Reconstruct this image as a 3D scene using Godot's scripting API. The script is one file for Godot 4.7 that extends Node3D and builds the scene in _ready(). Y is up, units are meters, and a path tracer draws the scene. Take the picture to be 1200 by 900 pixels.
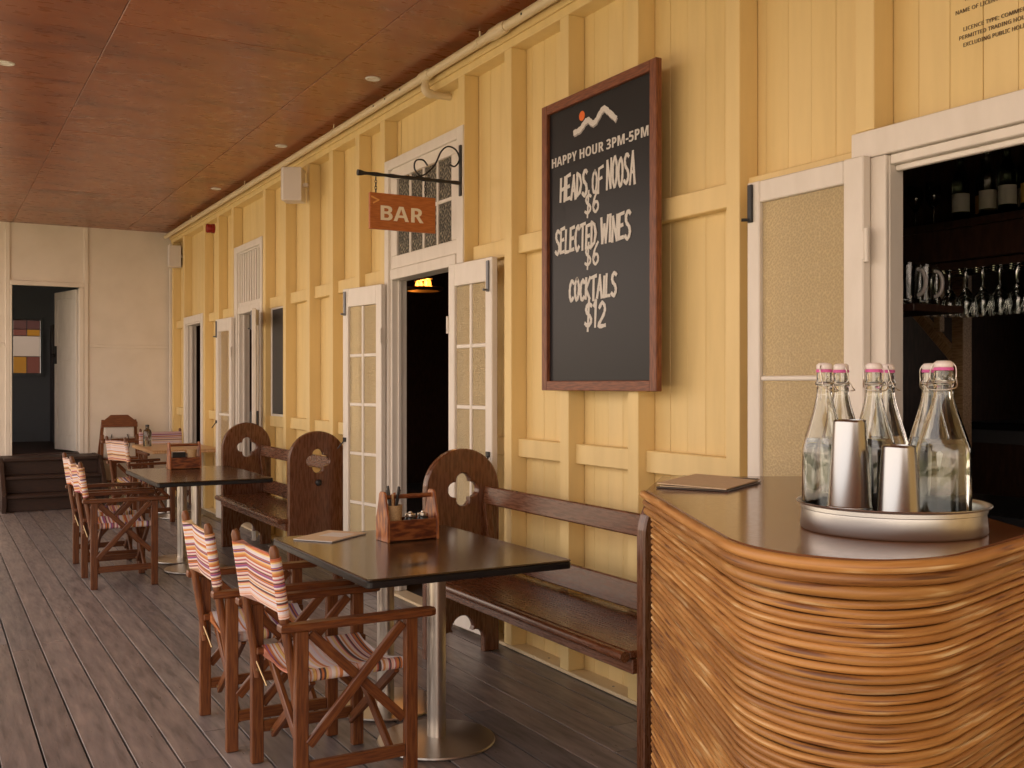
extends Node3D
# A timber veranda outside a bar: wall plane at x = 0, the veranda runs along -z.

var mats := {}
var meshes := {}
var used := {}
var rng := RandomNumberGenerator.new()

func _ready():
	rng.seed = 20240611
	setup_view()
	make_textures()
	build_ground()
	build_added_road()
	build_added_bank()
	build_deck()
	build_ceiling()
	build_bar_building()
	build_end_building()
	build_interior()
	build_steps()
	build_pews()
	build_tables()
	build_chairs()
	build_high_chair()
	build_counter()
	build_tray_set()
	build_table_things()
	build_chalkboard()
	build_bar_sign()
	build_pipe()
	build_fixtures()

# ------------------------------------------------------------------ view and light
func setup_view():
	var cam := Camera3D.new()
	cam.name = "camera"
	cam.fov = 40.646
	cam.near = 0.05
	cam.far = 400.0
	add_child(cam)
	cam.position = Vector3(-2.72, 1.42, 0)
	cam.rotation_degrees = Vector3(0, -29.41, 0)
	cam.current = true
	var we := WorldEnvironment.new()
	we.name = "world_environment"
	var e := Environment.new()
	e.background_mode = Environment.BG_SKY
	var sm := ProceduralSkyMaterial.new()
	sm.sky_top_color = Color(0.80, 0.775, 0.765)
	sm.sky_horizon_color = Color(1.0, 0.885, 0.79)
	sm.ground_horizon_color = Color(0.72, 0.62, 0.5)
	sm.ground_bottom_color = Color(0.4, 0.34, 0.27)
	sm.sky_curve = 0.18
	var sky := Sky.new()
	sky.sky_material = sm
	e.sky = sky
	e.background_energy_multiplier = 1.0
	e.tonemap_mode = Environment.TONE_MAPPER_LINEAR
	e.tonemap_exposure = 3.3
	e.sdfgi_enabled = true
	e.ssao_enabled = true
	e.ssil_enabled = true
	we.environment = e
	add_child(we)
	var sun := DirectionalLight3D.new()
	sun.name = "sun"
	sun.light_color = Color(1.0, 0.9, 0.76)
	sun.light_energy = 1.3
	sun.light_angular_distance = 0.6
	sun.shadow_enabled = true
	add_child(sun)
	sun.look_at_from_position(Vector3(-3.0, 12, -5.0), Vector3.ZERO, Vector3.UP)

# ------------------------------------------------------------------ naming
func thing(called: String, label: String, category: String, at := Vector3.ZERO, turn := 0.0, group := "") -> Node3D:
	var o := Node3D.new()
	o.name = numbered(called)
	add_child(o)
	o.position = at
	o.rotation.y = turn
	o.set_meta("label", label)
	o.set_meta("category", category)
	if group != "":
		o.set_meta("group", group)
	return o

func numbered(called: String) -> String:
	if not used.has(called):
		used[called] = 0
		return called
	used[called] += 1
	return "%s_%03d" % [called, used[called]]

func structure(called: String) -> Node3D:
	var o := Node3D.new()
	o.name = numbered(called)
	add_child(o)
	o.set_meta("kind", "structure")
	return o

func part(p: Node, called: String, mesh: Mesh, m: Material, at := Vector3.ZERO, rot := Vector3.ZERO, label := "") -> MeshInstance3D:
	var o := MeshInstance3D.new()
	o.name = called
	o.mesh = mesh
	o.material_override = m
	o.position = at
	o.rotation_degrees = rot
	if label != "":
		o.set_meta("label", label)
	p.add_child(o, true)
	return o

func copy_of(o: Node3D, label: String, at: Vector3, turn: float) -> Node3D:
	var c := o.duplicate()
	c.name = numbered(String(o.name).rstrip("0123456789").trim_suffix("_"))
	add_child(c)
	c.position = at
	c.rotation.y = turn
	c.set_meta("label", label)
	return c

# box lying between two corners, in the parent's axes
func slab(p: Node, called: String, a: Vector3, b: Vector3, m: Material, bevel := 0.003, label := "") -> MeshInstance3D:
	return part(p, called, bbox((b - a).abs(), bevel), m, (a + b) * 0.5, Vector3.ZERO, label)

# straight bar from a to b, local y along its length, w across (towards side), d the other way
func bar(p: Node, called: String, a: Vector3, b: Vector3, w: float, d: float, m: Material, side := Vector3.RIGHT, bevel := 0.003) -> MeshInstance3D:
	var y := (b - a).normalized()
	var z := side.cross(y).normalized()
	var x := y.cross(z).normalized()
	var o := part(p, called, bbox(Vector3(w, a.distance_to(b), d), bevel), m)
	o.transform = Transform3D(Basis(x, y, z), (a + b) * 0.5)
	return o

func rod(p: Node, called: String, a: Vector3, b: Vector3, r: float, m: Material) -> MeshInstance3D:
	return part(p, called, tube([a, b], r, 10), m)

# ------------------------------------------------------------------ mesh helpers
func begin() -> SurfaceTool:
	var st := SurfaceTool.new()
	st.begin(Mesh.PRIMITIVE_TRIANGLES)
	return st

func quad(st: SurfaceTool, a: Vector3, b: Vector3, c: Vector3, d: Vector3, out: Vector3, uv := []):
	var n := (b - a).cross(c - a)
	if n.length_squared() < 1e-16:
		n = (c - a).cross(d - a)
	var v := [a, b, c, d]
	var k := [0, 2, 1, 0, 3, 2]
	if n.dot(out) < 0:
		k = [0, 1, 2, 0, 2, 3]
	for i in k:
		if uv.size() == 4:
			st.set_uv(uv[i])
		st.add_vertex(v[i])

func tri(st: SurfaceTool, a: Vector3, b: Vector3, c: Vector3, out: Vector3):
	if (b - a).cross(c - a).dot(out) < 0:
		st.add_vertex(a); st.add_vertex(b); st.add_vertex(c)
	else:
		st.add_vertex(a); st.add_vertex(c); st.add_vertex(b)

func done(st: SurfaceTool) -> ArrayMesh:
	st.generate_normals()
	return st.commit()

func bbox(size: Vector3, bevel := 0.003) -> ArrayMesh:
	var key := "b%.4f,%.4f,%.4f,%.4f" % [size.x, size.y, size.z, bevel]
	if meshes.has(key):
		return meshes[key]
	var st := begin()
	st.set_smooth_group(-1)
	var h := size * 0.5
	var b: float = min(bevel, min(h.x, min(h.y, h.z)) * 0.45)
	for ax in 3:
		var u := (ax + 1) % 3
		var w := (ax + 2) % 3
		for s in [-1.0, 1.0]:
			var out := Vector3.ZERO
			out[ax] = s
			var c := []
			for q in [[-1, -1], [1, -1], [1, 1], [-1, 1]]:
				var v := Vector3.ZERO
				v[ax] = s * h[ax]
				v[u] = q[0] * (h[u] - b)
				v[w] = q[1] * (h[w] - b)
				c.append(v)
			quad(st, c[0], c[1], c[2], c[3], out)
		for s in [-1.0, 1.0]:
			for t in [-1.0, 1.0]:
				var p := []
				for e in [[0, -1.0], [0, 1.0], [1, 1.0], [1, -1.0]]:
					var v := Vector3.ZERO
					v[ax] = e[1] * (h[ax] - b)
					v[u] = s * (h[u] - (0.0 if e[0] == 0 else b))
					v[w] = t * (h[w] - (b if e[0] == 0 else 0.0))
					p.append(v)
				var out := Vector3.ZERO
				out[u] = s
				out[w] = t
				quad(st, p[0], p[1], p[2], p[3], out)
	for sx in [-1.0, 1.0]:
		for sy in [-1.0, 1.0]:
			for sz in [-1.0, 1.0]:
				tri(st, Vector3(sx * h.x, sy * (h.y - b), sz * (h.z - b)), Vector3(sx * (h.x - b), sy * h.y, sz * (h.z - b)), Vector3(sx * (h.x - b), sy * (h.y - b), sz * h.z), Vector3(sx, sy, sz))
	var m := done(st)
	meshes[key] = m
	return m

# profile: (radius, height) from bottom to top; closed profiles are solids of glass
func lathe(profile: Array, seg := 32, flute := 0.0, flutes := 10, smooth := true) -> ArrayMesh:
	var st := begin()
	st.set_smooth_group(0 if smooth else -1)
	var n := profile.size()
	var last := Vector2.ZERO
	var group := 0
	for i in n - 1:
		var a: Vector2 = profile[i]
		var b: Vector2 = profile[i + 1]
		var dirv := b - a
		if dirv.length() < 1e-6:
			continue
		var nrm := Vector2(dirv.y, -dirv.x).normalized()
		if smooth:
			if last != Vector2.ZERO and last.dot(nrm) < 0.6:
				group += 1
			last = nrm
			st.set_smooth_group(group)
		for j in seg:
			var t0 := TAU * j / seg
			var t1 := TAU * (j + 1) / seg
			var f0 := 1.0 + flute * cos(flutes * t0)
			var f1 := 1.0 + flute * cos(flutes * t1)
			var p00 := Vector3(a.x * f0 * cos(t0), a.y, a.x * f0 * sin(t0))
			var p01 := Vector3(a.x * f1 * cos(t1), a.y, a.x * f1 * sin(t1))
			var p10 := Vector3(b.x * f0 * cos(t0), b.y, b.x * f0 * sin(t0))
			var p11 := Vector3(b.x * f1 * cos(t1), b.y, b.x * f1 * sin(t1))
			var tm := (t0 + t1) * 0.5
			var out := Vector3(nrm.x * cos(tm), nrm.y, nrm.x * sin(tm))
			if a.x < 1e-5:
				tri(st, p00, p10, p11, out)
			elif b.x < 1e-5:
				tri(st, p00, p01, p10, out)
			else:
				quad(st, p00, p01, p11, p10, out)
	return done(st)

func tube(path: Array, r, seg := 10, caps := true, flat := 1.0) -> ArrayMesh:
	var st := begin()
	st.set_smooth_group(0)
	var rings := []
	var n := path.size()
	var side := Vector3.ZERO
	for i in n:
		var d: Vector3 = (path[min(i + 1, n - 1)] - path[max(i - 1, 0)]).normalized()
		if side == Vector3.ZERO:
			side = d.cross(Vector3.UP if abs(d.y) < 0.9 else Vector3.RIGHT).normalized()
		else:
			side = (side - d * side.dot(d)).normalized()
		var up := side.cross(d).normalized()
		var rr: float = r[i] if r is Array else r
		var ring := []
		for j in seg:
			var t := TAU * j / seg
			ring.append(path[i] + (side * cos(t) + up * sin(t) * flat) * rr)
		rings.append(ring)
	var run := 0.0
	for i in n - 1:
		var step: float = path[i].distance_to(path[i + 1])
		if i > 0:
			run += path[i].distance_to(path[i - 1])
		for j in seg:
			var k := (j + 1) % seg
			var mid: Vector3 = (rings[i][j] + rings[i][k] + rings[i + 1][j] + rings[i + 1][k]) * 0.25 - (path[i] + path[i + 1]) * 0.5
			quad(st, rings[i][j], rings[i][k], rings[i + 1][k], rings[i + 1][j], mid, [Vector2(run, float(j) / seg), Vector2(run, float(j + 1) / seg), Vector2(run + step, float(j + 1) / seg), Vector2(run + step, float(j) / seg)])
	if caps:
		st.set_smooth_group(1)
		for e in [0, n - 1]:
			var d: Vector3 = path[0] - path[1] if e == 0 else path[n - 1] - path[n - 2]
			for j in seg:
				tri(st, path[e], rings[e][j], rings[e][(j + 1) % seg], d)
	return done(st)

# polygon in the xy plane, extruded along z and centred on it, edges eased by b except where keep is set
func prism(poly: PackedVector2Array, depth: float, b := 0.003, keep := {}) -> ArrayMesh:
	var n := poly.size()
	var area := 0.0
	for i in n:
		area += poly[i].cross(poly[(i + 1) % n])
	var sgn := 1.0 if area > 0 else -1.0
	var ins := PackedVector2Array()
	var nr := PackedVector2Array()
	for i in n:
		var d0 := (poly[i] - poly[(i + n - 1) % n]).normalized()
		var d1 := (poly[(i + 1) % n] - poly[i]).normalized()
		var o := (Vector2(d0.y, -d0.x) + Vector2(d1.y, -d1.x)).normalized() * sgn
		nr.append(o)
		ins.append(poly[i] - o * (0.0 if keep.has(i) else b))
	var ix := Geometry2D.triangulate_polygon(poly)
	var st := begin()
	st.set_smooth_group(-1)
	var hz := depth * 0.5
	for s in [-1.0, 1.0]:
		for k in range(0, ix.size(), 3):
			var v := []
			for q in 3:
				var p := ins[ix[k + q]]
				v.append(Vector3(p.x, p.y, s * hz))
			tri(st, v[0], v[1], v[2], Vector3(0, 0, s))
		for i in n:
			var j := (i + 1) % n
			var e := (poly[j] - poly[i])
			var o := Vector2(e.y, -e.x) * sgn
			if b > 0.0:
				quad(st, Vector3(ins[i].x, ins[i].y, s * hz), Vector3(ins[j].x, ins[j].y, s * hz), Vector3(poly[j].x, poly[j].y, s * (hz - b)), Vector3(poly[i].x, poly[i].y, s * (hz - b)), Vector3(o.x, o.y, s * e.length()))
	for i in n:
		var j := (i + 1) % n
		var e := (poly[j] - poly[i])
		var o := Vector2(e.y, -e.x) * sgn
		quad(st, Vector3(poly[i].x, poly[i].y, -hz + b), Vector3(poly[j].x, poly[j].y, -hz + b), Vector3(poly[j].x, poly[j].y, hz - b), Vector3(poly[i].x, poly[i].y, hz - b), Vector3(o.x, o.y, 0))
	return done(st)

# cloth: closed loop of (p, q) swept along an axis; o + p*pa + q*qa + s*sa, stripes run round the loop
func swept(loop: Array, pa: Vector3, qa: Vector3, sa: Vector3, s0: float, s1: float, steps: int, vscale: float, ripple := 0.0, shift := 0.0) -> ArrayMesh:
	var st := begin()
	st.set_smooth_group(0)
	var n := loop.size()
	var mid := Vector2.ZERO
	var area := 0.0
	for i in n:
		area += loop[i].cross(loop[(i + 1) % n])
	var sgn := 1.0 if area > 0 else -1.0
	var hand := pa.cross(qa).dot(sa)
	for k in steps:
		var a := lerpf(s0, s1, float(k) / steps)
		var b := lerpf(s0, s1, float(k + 1) / steps)
		var run := 0.0
		for i in n:
			var l0: Vector2 = loop[i]
			var l1: Vector2 = loop[(i + 1) % n]
			var e := l1 - l0
			var o2 := Vector2(e.y, -e.x) * sgn
			var ra := ripple * sin(a * 47.0 + run * 3.0)
			var rb := ripple * sin(b * 47.0 + run * 3.0)
			var q := [l0.x * pa + (l0.y + ra) * qa + a * sa, l1.x * pa + (l1.y + ra) * qa + a * sa, l1.x * pa + (l1.y + rb) * qa + b * sa, l0.x * pa + (l0.y + rb) * qa + b * sa]
			var va := (a - s0) * vscale + shift
			var vb := (b - s0) * vscale + shift
			quad(st, q[0], q[1], q[2], q[3], o2.x * pa + o2.y * qa, [Vector2(run * 4.0, va), Vector2((run + e.length()) * 4.0, va), Vector2((run + e.length()) * 4.0, vb), Vector2(run * 4.0, vb)])
			run += e.length()
	st.set_smooth_group(-1)
	for s in [[s0, -1.0, shift], [s1, 1.0, (s1 - s0) * vscale + shift]]:
		for i in range(1, n / 2):
			var i1 := i + 1
			var j0 := n - i
			var j1: int = (n - i1) % n
			if i1 > j1:
				break
			var q := []
			for id in [i, i1, j1, j0 % n]:
				q.append(loop[id].x * pa + loop[id].y * qa + s[0] * sa)
			quad(st, q[0], q[1], q[2], q[3], sa * s[1], [Vector2(0, s[2]), Vector2(0.1, s[2]), Vector2(0.1, s[2]), Vector2(0, s[2])])
	return done(st)

# pen strokes as thin raised ribbons in the xy plane facing +z
func strokes(lines: Array, w: float, depth: float) -> ArrayMesh:
	var st := begin()
	st.set_smooth_group(-1)
	var lift := 0.0
	var parts := []
	for l in lines:
		var run := [l[0]]
		for i in range(1, l.size()):
			run.append(l[i])
			if i < l.size() - 1 and (l[i] - l[i - 1]).normalized().dot((l[i + 1] - l[i]).normalized()) < 0.5:
				parts.append(run)
				run = [l[i]]
		parts.append(run)
	for l in parts:
		var n: int = l.size()
		var left := []
		var right := []
		for i in n:
			var a: Vector2 = l[max(i - 1, 0)]
			var b: Vector2 = l[min(i + 1, n - 1)]
			var d := (b - a).normalized()
			if i > 0 and i < n - 1:
				var d0: Vector2 = (l[i] - a).normalized()
				var d1: Vector2 = (b - l[i]).normalized()
				d = (d0 + d1).normalized() if (d0 + d1).length() > 0.2 else d0
			var ww := w * (0.5 if i > 0 and i < n - 1 else 0.46) * (1.0 + 0.16 * sin(i * 2.3 + l[0].x * 90.0))
			var p: Vector2 = l[i]
			if i == 0:
				p -= d * w * 0.35
			if i == n - 1:
				p += d * w * 0.35
			left.append(p + Vector2(-d.y, d.x) * ww)
			right.append(p - Vector2(-d.y, d.x) * ww)
		var z := depth + lift
		lift += 0.00015
		for i in n - 1:
			var q := [left[i], right[i], right[i + 1], left[i + 1]]
			var f := []
			var g := []
			for v in q:
				f.append(Vector3(v.x, v.y, z))
				g.append(Vector3(v.x, v.y, 0))
			quad(st, f[0], f[1], f[2], f[3], Vector3.BACK)
			quad(st, f[0], f[3], g[3], g[0], Vector3(left[i].x - right[i].x, left[i].y - right[i].y, 0))
			quad(st, f[1], f[2], g[2], g[1], Vector3(right[i].x - left[i].x, right[i].y - left[i].y, 0))
	return done(st)

func smooth_path(pts: Array, per := 6) -> Array:
	var out := []
	for i in pts.size() - 1:
		var p0 = pts[max(i - 1, 0)]
		var p1 = pts[i]
		var p2 = pts[i + 1]
		var p3 = pts[min(i + 2, pts.size() - 1)]
		for k in per:
			out.append(p1.cubic_interpolate(p2, p0, p3, float(k) / per))
	out.append(pts[-1])
	return out

# ------------------------------------------------------------------ materials
var tex := {}

func noise_bytes(size: int, freq: float, octaves: int, seed_: int, type := FastNoiseLite.TYPE_SIMPLEX_SMOOTH) -> PackedByteArray:
	var n := FastNoiseLite.new()
	n.seed = seed_
	n.noise_type = type
	n.frequency = freq
	n.fractal_octaves = octaves
	n.fractal_type = FastNoiseLite.FRACTAL_FBM
	var im := n.get_seamless_image(size, size, false, false, 0.15, true)
	im.convert(Image.FORMAT_L8)
	return im.get_data()

func ramp_tex(data: PackedByteArray, size: int, stops: Array) -> ImageTexture:
	var g := Gradient.new()
	var offs := PackedFloat32Array()
	var cols := PackedColorArray()
	for s in stops:
		offs.append(s[0])
		cols.append(s[1].linear_to_srgb())
	g.offsets = offs
	g.colors = cols
	var lut := []
	for i in 256:
		var c := g.sample(i / 255.0)
		lut.append([int(clampf(c.r, 0, 1) * 255), int(clampf(c.g, 0, 1) * 255), int(clampf(c.b, 0, 1) * 255)])
	var out := PackedByteArray()
	out.resize(size * size * 3)
	for i in size * size:
		var l = lut[data[i]]
		out[i * 3] = l[0]
		out[i * 3 + 1] = l[1]
		out[i * 3 + 2] = l[2]
	return ImageTexture.create_from_image(Image.create_from_data(size, size, false, Image.FORMAT_RGB8, out))

func gray_tex(data: PackedByteArray, size: int, lo := 0.0, hi := 1.0) -> ImageTexture:
	var out := PackedByteArray()
	out.resize(size * size)
	for i in size * size:
		out[i] = int(clampf(lerpf(lo, hi, data[i] / 255.0), 0, 1) * 255)
	return ImageTexture.create_from_image(Image.create_from_data(size, size, false, Image.FORMAT_L8, out))

func C(r: float, g: float, b: float) -> Color:
	return Color(r, g, b)

func mat(called: String, col: Color, rough: float, o := {}) -> StandardMaterial3D:
	var m := StandardMaterial3D.new()
	m.resource_name = called
	m.albedo_color = col.linear_to_srgb()
	m.roughness = rough
	if o.has("metal"):
		m.metallic = o.metal
	if o.has("tex"):
		m.albedo_texture = tex[o.tex]
	if o.has("rough_tex"):
		m.roughness_texture = tex[o.rough_tex]
	if o.has("bump"):
		m.heightmap_enabled = true
		m.heightmap_texture = tex[o.bump]
		m.heightmap_scale = o.get("relief", 0.05)
	if o.has("scale"):
		m.uv1_triplanar = true
		m.uv1_world_triplanar = o.get("world", false)
		m.uv1_scale = o.scale
		m.uv1_triplanar_sharpness = 6.0
		m.uv1_offset = o.get("offset", Vector3.ZERO)
	if o.has("coat"):
		m.clearcoat_enabled = true
		m.clearcoat = o.coat
		m.clearcoat_roughness = o.get("coat_rough", 0.15)
	if o.has("spec"):
		m.metallic_specular = o.spec
	mats[called] = m
	return m

func make_textures():
	var a := noise_bytes(512, 0.012, 5, 3)
	var b := noise_bytes(512, 0.03, 4, 11)
	var c := noise_bytes(256, 0.09, 3, 23)
	var d := noise_bytes(512, 0.006, 5, 31)
	var cells := noise_bytes(256, 0.06, 1, 41, FastNoiseLite.TYPE_CELLULAR)
	tex.fine = gray_tex(c, 256)
	tex.mid = gray_tex(b, 512)
	tex.cells = gray_tex(cells, 256)
	tex.pebble = gray_tex(cells, 256, 0.84, 1.0)
	tex.chalk = gray_tex(c, 256, 0.70, 1.12)
	tex.rough = gray_tex(b, 512, 0.55, 1.0)
	tex.rough_wide = gray_tex(d, 512, 0.45, 1.0)
	tex.chair = ramp_tex(b, 512, [[0.2, C(0.105, 0.028, 0.008)], [0.45, C(0.15, 0.043, 0.011)], [0.6, C(0.175, 0.053, 0.013)], [0.8, C(0.205, 0.068, 0.017)]])
	tex.pew = ramp_tex(b, 512, [[0.2, C(0.092, 0.031, 0.012)], [0.5, C(0.122, 0.042, 0.016)], [0.65, C(0.138, 0.048, 0.018)], [0.85, C(0.165, 0.060, 0.023)]])
	tex.caddy = ramp_tex(b, 512, [[0.25, C(0.14, 0.034, 0.012)], [0.45, C(0.22, 0.06, 0.019)], [0.6, C(0.36, 0.12, 0.034)], [0.8, C(0.44, 0.17, 0.05)]])
	tex.sign = ramp_tex(b, 512, [[0.2, C(0.36, 0.105, 0.024)], [0.5, C(0.42, 0.13, 0.03)], [0.8, C(0.47, 0.155, 0.038)]])
	tex.frame = ramp_tex(b, 512, [[0.2, C(0.12, 0.034, 0.014)], [0.5, C(0.185, 0.056, 0.021)], [0.8, C(0.25, 0.082, 0.031)]])
	tex.pine = ramp_tex(b, 512, [[0.2, C(0.42, 0.23, 0.10)], [0.5, C(0.55, 0.32, 0.15)], [0.8, C(0.64, 0.41, 0.21)]])
	tex.cane = ramp_tex(b, 512, [[0.16, C(0.15, 0.05, 0.013)], [0.27, C(0.33, 0.135, 0.030)], [0.5, C(0.40, 0.175, 0.041)], [0.68, C(0.46, 0.215, 0.058)], [0.78, C(0.55, 0.31, 0.12)], [0.88, C(0.64, 0.45, 0.23)]])
	tex.ply = ramp_tex(d, 512, [[0.10, C(0.21, 0.060, 0.021)], [0.36, C(0.30, 0.089, 0.030)], [0.55, C(0.335, 0.102, 0.035)], [0.8, C(0.365, 0.116, 0.041)]])
	tex.deck = ramp_tex(a, 512, [[0.15, C(0.155, 0.132, 0.126)], [0.4, C(0.225, 0.192, 0.182)], [0.6, C(0.255, 0.216, 0.203)], [0.85, C(0.325, 0.268, 0.245)]])
	tex.paint = ramp_tex(d, 512, [[0.1, C(0.93, 0.925, 0.91)], [0.5, C(0.97, 0.97, 0.965)], [0.9, C(1, 1, 1)]])
	tex.paper = ramp_tex(c, 256, [[0.2, C(0.40, 0.26, 0.13)], [0.8, C(0.55, 0.38, 0.2)]])
	tex.lam = ramp_tex(c, 256, [[0.2, C(0.034, 0.021, 0.011)], [0.8, C(0.048, 0.030, 0.016)]])
	tex.grass = ramp_tex(a, 512, [[0.2, C(0.05, 0.06, 0.022)], [0.5, C(0.085, 0.09, 0.038)], [0.8, C(0.13, 0.12, 0.06)]])
	# woven stripes
	var pal := [C(0.80, 0.72, 0.70), C(0.62, 0.22, 0.07), C(0.80, 0.52, 0.44), C(0.30, 0.12, 0.30), C(0.82, 0.55, 0.20), C(0.82, 0.75, 0.74), C(0.55, 0.14, 0.07), C(0.80, 0.58, 0.50), C(0.10, 0.06, 0.06), C(0.76, 0.66, 0.72), C(0.68, 0.30, 0.11), C(0.82, 0.66, 0.52), C(0.46, 0.12, 0.16), C(0.84, 0.62, 0.30)]
	var w := 64
	var hgt := 1024
	var bytes := PackedByteArray()
	bytes.resize(w * hgt * 3)
	var r := RandomNumberGenerator.new()
	r.seed = 77
	var y := 0
	var prev := -1
	while y < hgt:
		var t := r.randi_range(5, 18)
		var pi := r.randi_range(0, pal.size() - 1)
		if pi == prev:
			pi = (pi + 5) % pal.size()
		prev = pi
		for k in t:
			if y >= hgt:
				break
			for x in w:
				var s := 0.88 + 0.12 * (1.0 if ((x / 2 + y / 2) % 2 == 0) else 0.0) - 0.06 * r.randf()
				var cc: Color = (pal[pi] * s).linear_to_srgb()
				bytes[(y * w + x) * 3] = int(clampf(cc.r, 0, 1) * 255)
				bytes[(y * w + x) * 3 + 1] = int(clampf(cc.g, 0, 1) * 255)
				bytes[(y * w + x) * 3 + 2] = int(clampf(cc.b, 0, 1) * 255)
			y += 1
	tex.stripe = ImageTexture.create_from_image(Image.create_from_data(w, hgt, false, Image.FORMAT_RGB8, bytes))

	mat("yellow_paint", C(0.82, 0.622, 0.285), 0.5, {"tex": "paint", "bump": "mid", "relief": 0.01, "scale": Vector3(3, 0.5, 3), "world": true})
	mat("yellow_paint_b", C(0.83, 0.632, 0.295), 0.48, {"tex": "paint", "bump": "mid", "relief": 0.02, "scale": Vector3(2.6, 0.4, 2.6), "world": true, "offset": Vector3(0.3, 0.2, 0.7)})
	mat("yellow_paint_c", C(0.81, 0.612, 0.275), 0.52, {"tex": "paint", "bump": "mid", "relief": 0.02, "scale": Vector3(3.4, 0.6, 3.4), "world": true, "offset": Vector3(0.6, 0.5, 0.1)})
	mat("white_paint", C(0.79, 0.73, 0.655), 0.4, {"tex": "paint", "bump": "mid", "relief": 0.015, "scale": Vector3(3, 1, 3), "world": true})
	mat("cream_pipe", C(0.76, 0.62, 0.40), 0.4, {"tex": "paint", "scale": Vector3(4, 4, 1), "world": true})
	mat("end_panel", C(0.84, 0.755, 0.65), 0.5, {"tex": "paint", "scale": Vector3(0.8, 0.8, 0.8), "world": true})
	mat("dark_line", C(0.03, 0.022, 0.018), 0.8)
	for i in 7:
		var k: float = [0.72, 0.82, 0.88, 0.95, 1.04, 0.66, 0.78][i]
		mat("deck_%d" % i, C(k, k * [0.98, 0.96, 1.0, 0.94, 0.97, 1.0, 0.93][i], k * [0.98, 0.95, 1.03, 0.90, 0.94, 1.04, 0.88][i]), 0.46, {"tex": "deck", "rough_tex": "rough", "bump": "mid", "relief": 0.05, "scale": Vector3(2.6, 2.6, 0.36), "world": true, "offset": Vector3(i * 0.37, 0, i * 0.23)})
	for i in 4:
		var k: float = [0.90, 0.84, 0.95, 0.87][i]
		mat("ply_%d" % i, C(k, k, k), 0.40, {"tex": "ply", "rough_tex": "rough", "scale": Vector3(0.30, 1.0, 0.8), "world": true, "offset": Vector3(i * 0.31, 0, i * 0.47), "coat": 0.2, "coat_rough": 0.3})
	for i in 3:
		mat("chair_wood_%d" % i, C([0.95, 0.8, 1.08][i], [0.98, 0.83, 1.12][i], [1.0, 0.86, 1.1][i]), 0.42, {"tex": "chair", "scale": Vector3(6, 0.5, 6), "offset": Vector3(i * 0.3, i * 0.4, 0.1), "coat": 0.12, "coat_rough": 0.25})
	mat("pew_y", C(1, 1, 1), 0.36, {"tex": "pew", "rough_tex": "rough", "scale": Vector3(4, 0.5, 4), "coat": 0.35, "coat_rough": 0.22})
	mat("pew_z", C(1.05, 1.02, 1.0), 0.36, {"tex": "pew", "rough_tex": "rough", "scale": Vector3(5, 5, 0.5), "coat": 0.35, "coat_rough": 0.22})
	mat("step_wood", C(0.28, 0.3, 0.36), 0.6, {"tex": "pew", "scale": Vector3(0.6, 5, 5)})
	mat("caddy_x", C(0.62, 0.55, 0.55), 0.4, {"tex": "caddy", "scale": Vector3(0.6, 2.2, 2.2), "coat": 0.2})
	mat("caddy_y", C(1.05, 1.02, 1), 0.4, {"tex": "caddy", "scale": Vector3(2.2, 0.6, 2.2), "offset": Vector3(0.2, 0.3, 0), "coat": 0.2})
	mat("sign_wood", C(1, 1, 1), 0.45, {"tex": "sign", "scale": Vector3(0.8, 7, 7)})
	mat("frame_y", C(1, 1, 1), 0.42, {"tex": "frame", "scale": Vector3(8, 0.7, 8)})
	mat("frame_z", C(1, 1, 1), 0.42, {"tex": "frame", "scale": Vector3(8, 8, 0.7)})
	mat("pine", C(1, 1, 1), 0.4, {"tex": "pine", "scale": Vector3(5, 5, 0.6)})
	for i in 12:
		var cm := mat("cane_%d" % i, C([1.0, 0.80, 1.18, 0.92, 0.72, 1.08][i % 6], [1.0, 0.78, 1.22, 0.94, 0.68, 1.12][i % 6], [1.0, 0.76, 1.3, 0.92, 0.66, 1.16][i % 6]), 0.5, {"tex": "cane", "coat": 0.2, "coat_rough": 0.22, "bump": "mid", "relief": 0.025})
		cm.uv1_scale = Vector3(0.2, 0.14, 1)
		cm.uv1_offset = Vector3(i * 0.173, i * 0.29, 0)
	mat("cane_core", C(0.16, 0.06, 0.022), 0.6)
	mat("counter_top", C(0.20, 0.085, 0.038), 0.18, {"rough_tex": "rough", "scale": Vector3(3, 3, 3), "spec": 0.6})
	mat("table_top", C(1.3, 1.2, 1.1), 0.23, {"tex": "lam", "rough_tex": "rough", "scale": Vector3(4, 4, 4), "world": true, "spec": 0.6})
	mat("table_edge", C(0.012, 0.011, 0.012), 0.35)
	mat("steel", C(0.66, 0.61, 0.55), 0.30, {"metal": 1.0})
	mat("steel_disc", C(0.56, 0.52, 0.47), 0.30, {"metal": 1.0})
	mat("cup_steel", C(0.44, 0.44, 0.43), 0.24, {"metal": 1.0})
	mat("tray_steel", C(0.60, 0.60, 0.60), 0.36, {"metal": 1.0})
	mat("iron", C(0.015, 0.015, 0.017), 0.45)
	mat("brass", C(0.55, 0.40, 0.22), 0.35, {"metal": 1.0})
	mat("grey_metal", C(0.16, 0.165, 0.18), 0.4, {"metal": 0.7})
	mat("chalk_black", C(0.016, 0.016, 0.018), 0.30, {"spec": 0.32})
	mat("chalk_white", C(0.84, 0.80, 0.75), 0.7, {"tex": "chalk", "scale": Vector3(14, 14, 14)})
	mat("chalk_grey", C(0.34, 0.31, 0.29), 0.7)
	mat("sun_orange", C(0.80, 0.16, 0.02), 0.6)
	mat("sign_cream", C(0.80, 0.72, 0.56), 0.6)
	mat("sign_gold", C(0.72, 0.36, 0.10), 0.5)
	mat("print_brown", C(0.10, 0.062, 0.035), 0.6)
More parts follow.
